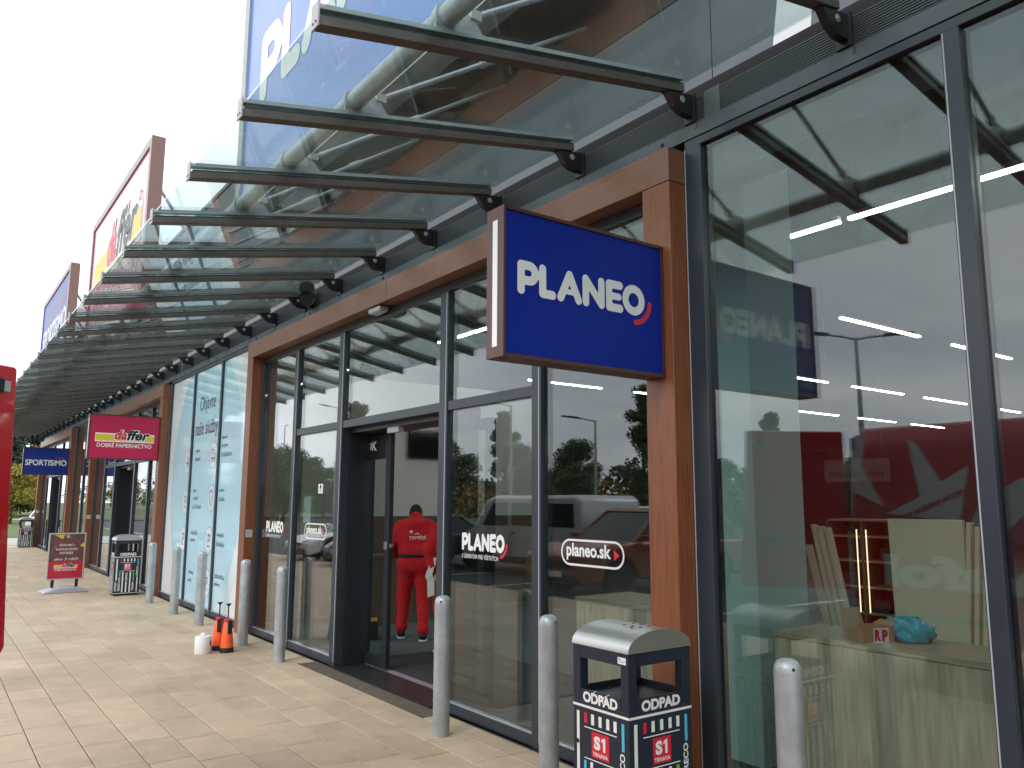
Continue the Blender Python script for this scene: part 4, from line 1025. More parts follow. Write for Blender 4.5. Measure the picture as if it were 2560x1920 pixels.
t = thing('television', 'black television panel high on the pale vestibule wall', 'television', (2.68, 11.36, 2.37))
MB().box(0, 1.0, 0, .05, 0, .57).build('casing', 'black', t, bevel=.006); MB().rect(.015, .985, .02, .555, (0, 0, 0), UCX, VCX, .001).build('screen', 'carglass', t)
t = thing('tool_case', 'black tool case with yellow lid on the vestibule floor', 'tool case', (1.0, 9.28, .004), R(-29))
MB().box(-.13, .13, -.1, .1, 0, .22).build('box', 'black', t, bevel=.012); MB().box(-.12, .12, -.09, .09, .221, .245).build('lid', 'yellow', t, bevel=.006)
MB().tube([(-.06, 0, .245), (-.06, 0, .275), (.06, 0, .275), (.06, 0, .245)], .009, 8).build('handle', 'black', t)
t = thing('drink_bottle', 'small dark bottle with pale label standing beside the tool case', 'bottle', (1.10, 9.0, .004))
MB().lathe([(.036, 0), (.038, .01), (.038, .17), (.03, .2), (.014, .235), (.014, .25)], n=18).build('bottle', 'carglass', t, smooth=40); MB().lathe([(.0385, .08), (.0385, .14)], n=18).build('label_band', 'white_print', t); MB().lathe([(.016, .25), (.016, .27)], n=14).build('cap', 'black', t)
t = thing('wood_cabinet', 'low brown plank cabinet behind the open glass door leaf', 'cabinet', (1.35, 10.2, .004))
for k in range(5): MB().box(.16 * k, .16 * k + .156, 0, .4, 0, .9).build('plank', 'wains', t)
MB().box(-.02, .82, -.02, .42, .901, .94).build('top', 'wains', t)

# ------------------------------------------------------------------ people
def hand(parent, wrist, dirv, palmn, name='hand', curl=.5, s=1.0):
    """palm and five fingers; dirv along the hand, palmn out of the palm"""
    w, d, n = Vector(wrist), Vector(dirv).normalized(), Vector(palmn).normalized(); sd_ = d.cross(n).normalized(); n = sd_.cross(d)
    fs = [cap(w - d * .02, w + d * .03, .024 * s, .026 * s), cap(w + d * .03 - sd_ * .022 * s, w + d * .085 * s - sd_ * .026 * s, .015 * s, .012 * s), cap(w + d * .03 + sd_ * .02 * s, w + d * .085 * s + sd_ * .026 * s, .015 * s, .012 * s), cap(w + d * .03, w + d * .085 * s, .015 * s, .013 * s)]
    for k, L in enumerate((.066, .078, .073, .056)):
        b = w + d * .085 * s + sd_ * (-.03 + .02 * k) * s
        m = b + (d * math.cos(curl) + n * math.sin(curl)) * L * .5 * s; e = m + (d * math.cos(curl * 2.3) + n * math.sin(curl * 2.3)) * L * .5 * s
        fs += [cap(b, m, .0092 * s, .0085 * s), cap(m, e, .0085 * s, .007 * s)]
    b = w + d * .025 - sd_ * .024 * s; m = b + (d * .7 - sd_ * .5 + n * .5).normalized() * .04 * s; e = m + (d * .8 + sd_ * .1 + n * .6).normalized() * .034 * s
    fs += [cap(b, m, .0115 * s, .010 * s), cap(m, e, .010 * s, .008 * s)]
    f = blend(fs, .006); c = w + d * .08
    return f, c
def person(lab, loc, rz, head_yaw=0.0, bow=.10, lean=0.0, l_arm=None, r_arm=None, r_foot=(.13, -.2), l_foot=(-.13, 0.0), hold_hand='L'):
    t = thing('person', lab, 'person', loc, rz, 'workers in red tracksuits')
    ln = lean
    l_sh, r_sh = (-.185, .03 + ln * .9, 1.385), (.185, .03 + ln * .9, 1.385)
    hd = np.array((.0, .06 + bow + ln, 1.58 - bow * .40))
    # body: head, neck and hands, one mesh
    cyw, syw = math.cos(head_yaw), math.sin(head_yaw)
    fwd = np.array((-syw, cyw * .94, -.35)); fwd /= np.linalg.norm(fwd); sdv = np.array((cyw, syw, 0))
    nose = hd + fwd * .098 - np.array((0, 0, .02))
    parts_ = [cap(hd + (0, 0, .015), hd + (0, 0, .015), .092, sq=(.86, 1.04, 1.14)), cap(hd + fwd * .035 - (0, 0, .05), hd + fwd * .05 - (0, 0, .065), .06, .05),
              cap((0, .04 + ln, 1.38), hd - (0, .01, .05), .062, .058), cap(nose + fwd * -.01 + (0, 0, .025), nose, .012, .015)]
    parts_ += [cap(hd + sdv * s * .083 - (0, 0, .012), hd + sdv * s * .090 + (0, -.004, .016), .013, .016, ) for s in (-1, 1)]
    parts_ += [cap((0, .03, 1.05), (0, .06 + ln, 1.34), .06)]
    hL, cL = hand(t, l_arm[2], l_arm[3], l_arm[4]); hR, cR = hand(t, r_arm[2], r_arm[3], r_arm[4])
    parts_ += [cap(l_arm[0], l_arm[1], .036, .034), cap(l_arm[1], l_arm[2], .034, .026), cap(r_arm[0], r_arm[1], .036, .034), cap(r_arm[1], r_arm[2], .034, .026), cap(l_sh, (0, .05 + ln, 1.34), .045), cap(r_sh, (0, .05 + ln, 1.34), .045), cap(l_arm[0], l_sh, .04), cap(r_arm[0], r_sh, .04)]
    skel = blend(parts_, .012)
    body = lambda X, Y, Z: np.minimum(skel(X, Y, Z), np.minimum(hL(X, Y, Z), hR(X, Y, Z)))
    soft('body', body, (-.55, -.3, .62), (.55, .75, 1.80), .0105, 'skin', t)
    # hair cap
    hair = lambda X, Y, Z: np.maximum(cap(hd + (0, 0, .018), hd + (0, 0, .018), .0965, sq=(.88, 1.05, 1.15))(X, Y, Z), ((X - hd[0]) * fwd[0] + (Y - hd[1]) * fwd[1]) * 1.0 - (Z - hd[2]) * .55 - .012 - np.where(Z < hd[2] - .045, 9, 0) * 0)
    hair2 = lambda X, Y, Z: np.maximum(hair(X, Y, Z), hd[2] - .055 - Z)
    soft('hair', hair2, hd - .15, hd + .16, .009, 'hair', t)
    # sweatshirt
    sw = [cap((-.07, .0, 1.02), (.07, .0, 1.02), .135, sq=(1.05, .92, 1)), cap((-.08, .02 + ln * .4, 1.16), (.08, .02 + ln * .4, 1.16), .14, sq=(1.05, .9, 1)), cap((-.10, .03 + ln * .75, 1.28), (.10, .03 + ln * .75, 1.28), .14, sq=(1.08, .88, 1)),
          cap((-.12, .03 + ln, 1.365), (.12, .03 + ln, 1.365), .085), cap((0, .03 + ln, 1.41), (0, .06 + ln, 1.465), .098, .08), cap((-.05, -.065 + ln, 1.39), (.05, -.065 + ln, 1.39), .055)]
    for a in (l_arm, r_arm):
        s_ = l_sh if a is l_arm else r_sh
        w_ = np.array(a[1]) + (np.array(a[2]) - np.array(a[1])) * .93
        sw += [cap(np.array(s_) - (0, 0, .02), a[1], .072, .060), cap(a[1], w_, .064, .048)]
    swf = blend(sw, .05)
    soft('sweatshirt', lambda X, Y, Z: np.maximum(swf(X, Y, Z), .955 - Z - np.where(np.abs(X) > .26, 9, 0)), (-.6, -.3, .62), (.6, .75, 1.62), .0135, 'cloth_red', t, wr=.0035, ws=6)
    # trousers
    tr = [cap((-.075, 0, .95), (.075, 0, .95), .138, sq=(1.05, .98, 1)), cap((-.06, -.03, .88), (.06, -.03, .88), .13)]
    for s_, ft in ((-1, l_foot), (1, r_foot)):
        kx, ky = s_ * .12 + (ft[0] - s_ * .13) * .5, .035 + ft[1] * .45
        tr += [cap((s_ * .095, 0, .88), (kx, ky, .5), .118, .084), cap((kx, ky, .5), (ft[0], ft[1] - .02, .13), .084, .062), cap((ft[0], ft[1] - .02, .13), (ft[0], ft[1] - .02, .115), .06, .05)]
    trf = blend(tr, .045)
    soft('trousers', lambda X, Y, Z: np.maximum(trf(X, Y, Z), Z - 1.02), (-.4, -.55, .04), (.4, .4, 1.06), .0135, 'cloth_red', t, wr=.004, ws=5)
    bl = lambda X, Y, Z: np.maximum(blend(sw[:2], .05)(X, Y, Z) - .014, np.abs(Z - 1.0 + .02 * X) - .026)
    soft('belt', bl, (-.32, -.25, .94), (.32, .25, 1.06), .011, 'shoe', t)
    for s_, ft in ((-1, l_foot), (1, r_foot)):
        a = s_ * .12
        dx, dy = math.sin(a), math.cos(a)
        q = MB()
        sf = blend([cap((ft[0], ft[1] - .04, .055), (ft[0] + dx * .15, ft[1] + dy * .15, .045), .043, .038), cap((ft[0], ft[1] - .03, .05), (ft[0], ft[1] - .02, .105), .042, .046)], .03)
        so_ = soft('shoe', lambda X, Y, Z: np.maximum(sf(X, Y, Z), .022 - Z), (ft[0] - .12, ft[1] - .14, 0), (ft[0] + .16, ft[1] + .26, .18), .009, 'shoe', t)
        soft('sole', lambda X, Y, Z: np.maximum(sf(X, Y, np.maximum(Z, .045)) - .004, np.maximum(Z - .022, -Z)), (ft[0] - .12, ft[1] - .14, -.01), (ft[0] + .16, ft[1] + .26, .04), .008, 'white_print', so_)
    return t, swf
HEAD = R(-29.5)
pA, swA = person('person in a red tracksuit seen from behind, printed back, standing in the open doorway', (1.50, 9.02, .004), HEAD, head_yaw=-.5, bow=.17, lean=.12,
             l_arm=((-.20, .09, 1.36), (-.31, .04, 1.15), (-.25, .2, .99), (.25, .7, -.6), (1, 0, 0)), r_arm=((.20, .09, 1.36), (.28, .12, 1.14), (.14, .36, 1.12), (-.4, .8, .1), (0, 0, -1)),
             l_foot=(-.15, .03), r_foot=(.115, -.22))
# back print laid on the cloth
def on_back(mb2, sw, t, name, m):
    vs = []
    ys = np.linspace(-.30, .05, 176)
    for (x, _, z) in mb2.v:
        d = sw(np.full(176, x), ys, np.full(176, z)); k = int(np.argmax(d < 0)); vs.append((x, (ys[k] if d[k] < 0 else -.1) - .011, z))
    mb2.v = vs; return mb2.build(name, m, t)
s = MB(); s.text('ravafol', -.075, 1.215, .038, (0, 0, 0), UCX, VCX, w=.205, bold=.015); s.flat(star(.027, .011, 100, c=(-.055, 1.298)), (0, 0, 0), UCX, VCX)
s.flat([(-.02, 1.262), (.02, 1.272), (.05, 1.258), (.03, 1.283), (.012, 1.28)], (0, 0, 0), UCX, VCX); s.rect(-.075, .0, 1.203, 1.207, (0, 0, 0), UCX, VCX); s.rect(.035, .13, 1.203, 1.207, (0, 0, 0), UCX, VCX)
on_back(s, swA, pA, 'back_print', 'white_print')
pB, swB = person('person in red hooded top holding a white paper strip, half hidden by the mullion', (1.33, 7.86, .004), R(-20), head_yaw=-.3, bow=.06,
             l_arm=((-.20, .03, 1.39), (-.285, -.04, 1.13), (-.25, -.06, .955), (-.15, .1, -1), (.6, -.8, 0)), r_arm=((.20, .03, 1.39), (.28, .05, 1.15), (.18, .28, 1.1), (-.4, .8, .1), (0, 0, -1)),
             l_foot=(-.12, .0), r_foot=(.13, .05))
soft('hood', blend([cap((0, .03, 1.46), (0, .06, 1.50), .10, .095), cap((0, .10, 1.58), (0, .09, 1.60), .108)], .03), (-.25, -.2, 1.3), (.25, .3, 1.8), .013, 'cloth_red', pB)
wm_ = Matrix.Rotation(R(-20), 4, 'Z'); wl = Vector((1.33, 7.86, .004)) + wm_ @ Vector((-.275, -.07, .88))
t = thing('paper_strip', 'long white folded paper strip hanging from a hand in the doorway', 'paper', wl, R(-22))
pts = [(0.035, .17), (.028, .10), (.0, .03), (-.012, -.02), (.012, -.06), (.016, -.16), (.018, -.24)]
q = MB()
for k, (x, z) in enumerate(pts): q.v += [(x - .038, -.02 - .006 * math.sin(k), z - .01), (x + .038, -.026 + .008 * math.cos(k), z + .012)]
q.f = [(2 * k, 2 * k + 1, 2 * k + 3, 2 * k + 2) for k in range(len(pts) - 1)]
o = q.build('sheet', 'paper', t); md = o.modifiers.new('thick', 'SOLIDIFY'); md.thickness = .0012
t = thing('tape_roll', 'yellow green tape roll hanging under the hand with the paper', 'tape roll', wl + Vector((.105, .0, -.035)), R(-50))
o = MB().prism(disc(.04, 22), -.045, .045, 'y').build('roll', 'tape', t, smooth=40); o.rotation_euler = (R(15), 0, 0)
o = MB().prism(disc(.028, 20), -.049, -.046, 'y').build('core', 'white_print', t); o.rotation_euler = (R(15), 0, 0)

# ------------------------------------------------------------------ car park: cars, vans, lamp posts (seen mirrored in the glass)
def wheel(parent, c, r, side, ax='y'):
    w_ = MB().lathe([(r * .62, -.1), (r * .96, -.105), (r, -.08), (r, .08), (r * .96, .105), (r * .62, .1)], n=28).build('wheel', 'tyre', parent, smooth=40)
    w_.location = c; w_.rotation_euler = (R(90), 0, 0)
    rm = MB(); rm.lathe([(r * .60, -.09), (r * .64, .0), (r * .64, .075), (r * .60, .08), (r * .56, .05), (r * .1, .05), (r * .1, .07)], n=28)
    o = rm.build('rim_dish', 'black', w_, smooth=40); o.rotation_euler = (0, R(180) if side > 0 else 0, 0)
    sp = MB()
    for k in range(5):
        a = 2 * math.pi * k / 5
        for da in (-.14, .14):
            p, q = (math.cos(a + da * 2) * r * .1, math.sin(a + da * 2) * r * .1), (math.cos(a + da) * r * .6, math.sin(a + da) * r * .6)
            sp.tube([(p[0], p[1], .075), (q[0], q[1], .085)], r * .05, 5)
    ring(sp, r * .56, r * .64, (0, 0, 0), (1, 0, 0), (0, 1, 0), .082, 28)
    o = sp.build('rim_spokes', 'rim', w_); o.rotation_euler = (0, R(180) if side > 0 else 0, 0)
def car(name, label, paint, loc, rz, L=4.5, W=1.82, H=1.62, hood=.98, kind='suv'):
    """local: nose at x = +L/2, z up"""
    t = thing(name, label, 'car', loc, rz, 'cars parked nose to the shops')
    x1, x0 = L / 2, -L / 2; wr = .35; wf, wb = x1 - .88, x0 + .85; sill = .30
    def arch(c): return [(c + .43 * math.cos(R(a)), sill + .06 + .40 * math.sin(R(a))) for a in range(0, 181, 20)]
    if kind == 'sedan': belt = [(x0 + .03, hood + .0), (x0 + .5, hood + .04), (x1 - 1.35, hood), (x1 - .3, hood - .16), (x1 - .04, hood - .32)]
    else: belt = [(x0 + .02, hood + .06), (x1 - 1.15, hood + .06), (x1 - .25, hood - .04), (x1 - .03, hood - .2)]
    out = [(x0, .45), (x0 + .02, .75)] + belt + [(x1, .55), (x1 - .06, .28)] + arch(wf) + arch(wb) + [(x0 + .08, .3)]
    MB().prism(out, -W / 2, W / 2, 'y').build('body', paint, t, bevel=.07, seg=3, smooth=50)
    zt, zr = hood + .035, H
    gl = [(x0 + .12, x1 - 1.25, zt, W / 2 - .06), (x0 + .55, x1 - 2.05, zr - .06, W / 2 - .26)] if kind != 'sedan' else [(x0 + .55, x1 - 1.25, zt - .02, W / 2 - .07), (x0 + 1.25, x1 - 2.15, zr - .05, W / 2 - .28)]
    (a, b, z, h), (a2, b2, z2, h2) = gl
    MB().hexa([(a, -h, z), (b, -h, z), (b, h, z), (a, h, z), (a2, -h2, z2), (b2, -h2, z2), (b2, h2, z2), (a2, h2, z2)]).build('cabin_glass', 'carglass', t, bevel=.03)
    MB().hexa([(a2 - .03, -h2 - .01, z2 - .01), (b2 + .05, -h2 - .01, z2 - .01), (b2 + .05, h2 + .01, z2 - .01), (a2 - .03, h2 + .01, z2 - .01), (a2 + .1, -h2 + .06, zr), (b2 - .06, -h2 + .06, zr), (b2 - .06, h2 - .06, zr), (a2 + .1, h2 - .06, zr)]).build('roof', paint, t, bevel=.03)
    for s in (-1, 1):
        for f in (0.0, .48, 1.0):
            xa = a + (b - a) * f; xb = a2 + (b2 - a2) * f
            MB().tube([(xa, s * (h + .005), z - .02), (xb, s * (h2 + .012), z2 + .01)], .035, 6).build('pillar', paint if f != .48 else 'black', t)
        for c in (wf, wb): wheel(t, (c, s * (W / 2 - .115), wr), wr, s)
        MB().hexa([(x1 - .42, s * (W / 2 - .02), hood - .33), (x1 - .02, s * (W / 2 - .42), hood - .36), (x1 + .01, s * (W / 2 - .40), hood - .36), (x1 - .40, s * (W / 2 + .012), hood - .33),
                   (x1 - .45, s * (W / 2 - .02), hood - .19), (x1 - .06, s * (W / 2 - .42), hood - .24), (x1 - .03, s * (W / 2 - .40), hood - .24), (x1 - .42, s * (W / 2 + .012), hood - .19)]).build('headlight', 'lampglass', t)
        m = MB().hexa([(b - .25, s * (W / 2 - .02), hood + .06), (b - .1, s * (W / 2 - .02), hood + .06), (b - .1, s * (W / 2 + .18), hood + .08), (b - .25, s * (W / 2 + .18), hood + .08),
                       (b - .25, s * (W / 2 - .02), hood + .18), (b - .12, s * (W / 2 - .02), hood + .17), (b - .13, s * (W / 2 + .18), hood + .2), (b - .25, s * (W / 2 + .18), hood + .2)]).build('side_mirror', paint, t, bevel=.02)
    MB().box(x1 - .05, x1 + .012, -.48, .48, .56, hood - .3).build('grille', 'black', t, bevel=.03)
    MB().box(x1 - .05, x1 + .006, -.7, .7, .3, .46).build('lower_intake', 'black', t, bevel=.03)
    MB().box(x1 + .013, x1 + .02, -.26, .26, .42, .53).build('licence_plate', 'white_print', t)
    return t
car('parked_car', 'copper orange sport utility car parked nose to the shop front', 'orange_car', (-8.35, 11.95, -.12), 0, 4.5, 1.84, 1.68, 1.0)
car('parked_car', 'pale silver saloon car parked nose to the shops near the grass', 'silver', (-7.6, 22.75, -.12), 0, 4.7, 1.82, 1.43, .92, 'sedan')
car('parked_car', 'dark saloon car parked beside the pale silver saloon', 'carblack', (-7.5, 19.75, -.12), 0, 4.6, 1.82, 1.45, .92, 'sedan')
car('parked_car', 'white sport utility car standing on the far side of the car park', 'carwhite', (-14.2, 18.4, -.12), 0, 4.6, 1.84, 1.68, 1.0)
car('parked_car', 'white estate car standing on the far side of the car park beside the lawn', 'carwhite', (-14.4, 21.6, -.12), 0, 4.6, 1.84, 1.55, .95)
car('parked_car', 'white saloon car parked by the grass beyond the far litter bin', 'carwhite', (1.9, 46, -.06), R(75), 4.4, 1.78, 1.46, .92, 'sedan')
for k in range(7): car('parked_car', 'distant parked car number on the far row of the car park'.replace(' number', ''), ('carblack', 'silver', 'carwhite', 'carblack', 'silver', 'orange_car', 'carwhite')[k], (-14.4, -2.5 - 2.9 * k, -.12), 0, 4.5, 1.82, 1.55, .95)

# silver passenger van, side on
t = thing('passenger_van', 'silver passenger van standing side on along the car park lane', 'van', (-9.25, 16.1, -.12), R(90))
L2 = 2.5
arch = lambda c: [(c + .42 * math.cos(R(a)), .33 + .38 * math.sin(R(a))) for a in range(0, 181, 20)]
prof = [(-L2, .45), (-L2 + .03, 1.2), (-L2 + .12, 1.86), (-L2 + .3, 1.96), (.95, 1.96), (1.3, 1.86), (1.95, 1.14), (2.42, .98), (2.5, .6), (2.44, .32)] + arch(1.5) + arch(-1.55) + [(-L2 + .06, .34)]
MB().prism(prof, -.95, .95, 'y').build('body', 'silver', t, bevel=.09, seg=3, smooth=50)
for s in (-1, 1):
    MB().prism([(-2.2, 1.22), (-2.15, 1.76), (-.75, 1.78), (-.75, 1.22)], s * .945, s * .957, 'y').build('side_window', 'carglass', t)
    MB().prism([(-.68, 1.22), (-.68, 1.78), (.22, 1.78), (.22, 1.22)], s * .945, s * .957, 'y').build('side_window', 'carglass', t)
    MB().prism([(.36, 1.20), (.36, 1.78), (1.0, 1.76), (1.5, 1.2)], s * .945, s * .957, 'y').build('door_window', 'carglass', t)
    MB().prism([(-2.3, .34), (-2.0, .34), (-2.0, .46), (-2.3, .46)], s * .951, s * .96, 'y').build('sill_trim', 'black', t)
    MB().prism([(-1.1, .30), (1.05, .30), (1.05, .47), (-1.1, .47)], s * .951, s * .965, 'y').build('sill_trim', 'black', t)
    MB().box(.26, .275, *sorted((s * .951, s * .958)), .5, 1.9).build('door_gap', 'black', t); MB().box(-.72, -.705, *sorted((s * .951, s * .958)), .5, 1.9).build('door_gap', 'black', t)
    MB().box(.05, .22, *sorted((s * .958, s * .985)), 1.02, 1.06).build('door_handle', 'black', t)
    for c in (1.5, -1.55): wheel(t, (c, s * .84, .33), .33, s)
MB().hexa([(1.93, -.8, 1.16), (1.98, -.8, 1.16), (1.98, .8, 1.16), (1.93, .8, 1.16), (1.27, -.72, 1.85), (1.33, -.72, 1.85), (1.33, .72, 1.85), (1.27, .72, 1.85)]).build('windscreen', 'carglass', t)

# red delivery van right beside the camera, rear door open
V = thing('delivery_van', 'red delivery van at the edge of view with its rear door swung open', 'van', (0, 0, 0))
vx0, vx1, vy = -5.86, -3.88, 4.55
sec = [(vx0, .30), (vx0 - .01, 1.3), (vx0 + .08, 2.2), (vx0 + .28, 2.44), (vx1 - .28, 2.44), (vx1 - .08, 2.2), (vx1 + .01, 1.3), (vx1, .30)]
def vsec(z): return vx1 + (.01 if z < 1.3 else .01 - .09 * (z - 1.3) / .9)
MB().prism(sec, -.6, vy, 'y').build('body', 'vanred', V, bevel=.04, seg=2, smooth=40)
MB().prism([(-.605, .30), (-.605, 2.4), (-1.0, 2.2), (-1.75, 1.25), (-2.25, 1.0), (-2.35, .4)], vx0 + .05, vx1 - .05, 'x').build('cab', 'vanred', V, bevel=.06, seg=2, smooth=40)
MB().prism([(-.75, 1.3), (-.75, 2.02), (-1.1, 2.0), (-1.6, 1.3)], vx1 - .05, vx1 - .035, 'x').build('cab_window', 'carglass', V)
MB().box(vx0 + .12, vx1 - .12, vy - .001, vy + .02, .5, 2.34).build('load_space', 'idark', V)
MB().box(vx0 + .02, vx1 - .02, vy + .021, vy + .12, .3, .48).build('rear_bumper', 'black', V, bevel=.03)
for c in (-1.5, 3.55): wheel(V, (vx1 - .1, c, .22), .34, 1)
for w_ in V.children:
    if w_.name.startswith('wheel'): w_.rotation_euler = (R(90), 0, R(90))
gx = lambda z: (vsec(z) + .004)
wst = MB()
def side(poly): wst.add([(gx(p[1]), p[0], p[1]) for p in poly], [tuple(range(len(poly)))])
# star with cut shapes; on this face the reading direction is +Y
side([(4.508, 2.36), (4.363, 2.36), (4.432, 2.06), (4.191, 1.647), (4.508, 1.786)])
side([(3.956, 2.286), (3.872, 2.247), (3.638, 1.877), (3.402, 2.017), (3.486, 1.518), (4.161, 1.578), (3.838, 1.74)])
side([(3.40, 1.50), (3.30, 1.72), (2.7, 2.05), (2.62, 1.98), (3.1, 1.45)])
wst.build('white_star_graphic', 'white_print', V)
dd = Vector((0, .914, -.406)); s = MB(); s.text('výroba svetelnej reklamy', 0, 0, .085, (gx(1.7) + .004, 3.42, 1.755), dd, Vector((0, .406, .914)), .003, w=.76, bold=.03)
s.v = [(gx(p[2]) + .008, p[1], p[2]) for p in s.v]; s.build('red_lettering', 'red_print', V)
s = MB(); s.text('ravafol', 2.35, .91, .30, (vx1, 0, 0), (0, 1, 0), VCX, .0, w=1.85, bold=.05)
s.v = [(gx(p[2]) + .006, p[1], p[2]) for p in s.v]; s.build('white_lettering', 'white_print', V)
MB().box(vx1 + .003, vx1 + .012, -.5, 4.5, .62, .69).build('side_moulding', 'black', V)
# open door: hinge at the rear corner
dr = part('rear_door', V, (vx1 - .02, vy + .04, 0)); dr.rotation_euler = (0, 0, R(45))
def dbox(name, m, x0, x1, y0, y1, z0, z1, bev=.0): return MB().box(x0, x1, y0, y1, z0, z1).build(name, m, dr, bevel=bev, seg=3)
DW = .945
o = MB().prism([(0.0, .84), (DW + .07, .84), (DW + .10, .88), (DW + .05, 1.5), (DW + .005, 2.405), (DW - .008, 2.42), (0.0, 2.40)], -.03, .035, 'y').build('door_skin', 'vanred', dr, bevel=.018, seg=3, smooth=40)
dbox('pressed_rib', 'vanred', .12, .78, -.042, -.0295, 1.0, 1.06, .005); dbox('pressed_rib', 'vanred', .12, .78, -.042, -.0295, 1.46, 1.52, .005); dbox('pressed_rib', 'vanred', .12, .78, -.042, -.0295, 2.18, 2.22, .005)
dbox('latch', 'black', DW - .17, DW - .10, -.05, -.0305, 2.26, 2.34, .008); dbox('latch_plate', 'alu', DW - .099, DW - .05, -.042, -.0305, 2.27, 2.33, .003)
for z in (1.02, 1.32): dbox('rubber_stop', 'black', DW - .055, DW - .015, -.04, -.0305, z, z + .035)
dbox('door_seal', 'black', DW - .022, DW - .012, .036, .045, .86, 2.38)
dbox('door_handle', 'black', .62, .78, -.065, -.0305, 1.28, 1.34, .01)

def street_lamp(label, x, y, h, arms, face=0, zb_=-.12):
    t = thing('street_lamp', label, 'street lamp', (x, y, zb_), face, 'tall lamp posts round the car park')
    MB().tube([(0, 0, 0), (0, 0, h * .5), (0, 0, h)], .1, 12, radii=[.09, .07, .045]).build('pole', 'galv', t, smooth=40)
    MB().box(-.18, .18, -.18, .18, 0, .03).build('base_plate', 'galv', t)
    for s in arms:
        a = MB().tube([(0, 0, h - .05), (s * .35, 0, h + .02), (s * .8, 0, h + .07)], .03, 8).build('arm', 'galv', t)
        MB().hexa([(s * .75, -.1, h + .04), (s * 1.5, -.13, h + .12), (s * 1.5, .13, h + .12), (s * .75, .1, h + .04), (s * .75, -.08, h + .11), (s * 1.5, -.1, h + .16), (s * 1.5, .1, h + .16), (s * .75, .08, h + .11)]).build('lamp_head', 'black', a)
street_lamp('double headed dark lamp post beyond the red van', -15.6, 11.2, 6.05, (-1, 1), R(35))
street_lamp('single arm lamp post at the lawn edge, nearest the poplars', -22, 58, 9.0, (1,), R(0))
street_lamp('single arm lamp post by the silver passenger van', -19, 31, 6.4, (1,), R(20))
street_lamp('single arm lamp post behind the copper orange car', -19, 25, 5.2, (1,), R(20))
street_lamp('tall single arm lamp post far across the lawn', -26, 80, 9.5, (-1,), R(-60))

# ------------------------------------------------------------------ trees
def tree_meshes(name, leaf, H, shape, seed, nleaf, ls, trunk_r):
    """trunk with limbs, and a crown of many leaf faces gathered in clumps"""
    g = np.random.default_rng(seed); rr = random.Random(seed)
    tb = MB(); top = H * (.93 if shape != 'round' else .72)
    tb.tube([(0, 0, -.3), (.05, .02, H * .3), (-.04, .05, top)], trunk_r, 9, radii=[trunk_r * 1.25, trunk_r * .8, trunk_r * .2])
    cl = []
    if shape == 'round':
        for k in range(52):
            a = rr.uniform(0, 6.28); r = H * .30 * math.sqrt(rr.random()); z = H * (.20 + .74 * rr.random() ** .85)
            r *= 1.15 - abs(z / H - .5) * 1.1; cl.append((r * math.cos(a), r * math.sin(a), z, H * rr.uniform(.08, .16)))
    elif shape == 'poplar':
        for k in range(44):
            z = H * (.10 + .88 * rr.random()); w = H * .105 * math.sin(math.pi * min(1, .12 + z / H * .86)) ** .6; a = rr.uniform(0, 6.28); r = w * rr.uniform(.2, 1)
            cl.append((r * math.cos(a), r * math.sin(a), z, H * rr.uniform(.035, .065)))
    else:
        for k in range(60):
            z = H * (.08 + .9 * rr.random()); w = H * .24 * (1.04 - z / H); a = rr.uniform(0, 6.28); r = w * math.sqrt(rr.random())
            cl.append((r * math.cos(a), r * math.sin(a), z, H * (.03 + .07 * (1 - z / H)) * rr.uniform(.7, 1.2)))
    for (x, y, z, s) in cl[::2]:
        z0 = max(H * .12, z - H * rr.uniform(.1, .2)); tb.tube([(0, 0, z0), (x * .5, y * .5, (z + z0) / 2 + .05), (x, y, z)], .03, 5, radii=[trunk_r * .35, trunk_r * .2, trunk_r * .06])
    c = np.array(cl); pick = g.choice(len(c), nleaf, p=c[:, 3] ** 2 / (c[:, 3] ** 2).sum())
    d = g.normal(size=(nleaf, 3)); d /= np.linalg.norm(d, axis=1)[:, None]
    p = c[pick, :3] + d * (c[pick, 3] * g.random(nleaf) ** .5 * 1.2)[:, None] * np.array([1, 1, .8])
    n = g.normal(size=(nleaf, 3)) + d * .8; n /= np.linalg.norm(n, axis=1)[:, None]
    u = np.cross(n, g.normal(size=(nleaf, 3))); u /= np.linalg.norm(u, axis=1)[:, None]; v = np.cross(n, u)
    s = (ls * g.uniform(.6, 1.3, nleaf))[:, None]
    V_ = np.stack([p - u * s, p - v * s * .55, p + u * s, p + v * s * .55], 1).reshape(-1, 3)
    me = bpy.data.meshes.new('crown'); me.from_pydata(V_.tolist(), [], (np.arange(nleaf * 4).reshape(-1, 4)).tolist()); me.materials.append(MT[leaf])
    return tb.mesh('trunk', MT['bark'], 50), me
kinds = {
    'maple': tree_meshes('m', 'leaf_yellow', 9, 'round', 3, 13000, .17, .2),
    'orange': tree_meshes('o', 'leaf_orange', 8, 'round', 5, 12000, .16, .18),
    'green': tree_meshes('g', 'leaf_green', 10, 'round', 8, 16000, .16, .24),
    'poplar': tree_meshes('p', 'leaf_green', 16, 'poplar', 9, 14000, .17, .25),
    'conifer': tree_meshes('c', 'leaf_dark', 17, 'cone', 11, 16000, .24, .26)}
def tree(kind, label, x, y, s, z=-.1, grp='trees across the car park'):
    t = thing({'maple': 'maple_tree', 'orange': 'autumn_tree', 'green': 'leafy_tree', 'poplar': 'poplar_tree', 'conifer': 'conifer_tree'}[kind], label, 'tree', (x, y, z), rng.uniform(0, 6.28), grp)
    t.scale = (s, s, s * rng.uniform(.92, 1.08))
    for nm, me in zip(('trunk', 'crown'), kinds[kind]):
        o = bpy.data.objects.new(nm, me); COL.objects.link(o); o.parent = t
    return t
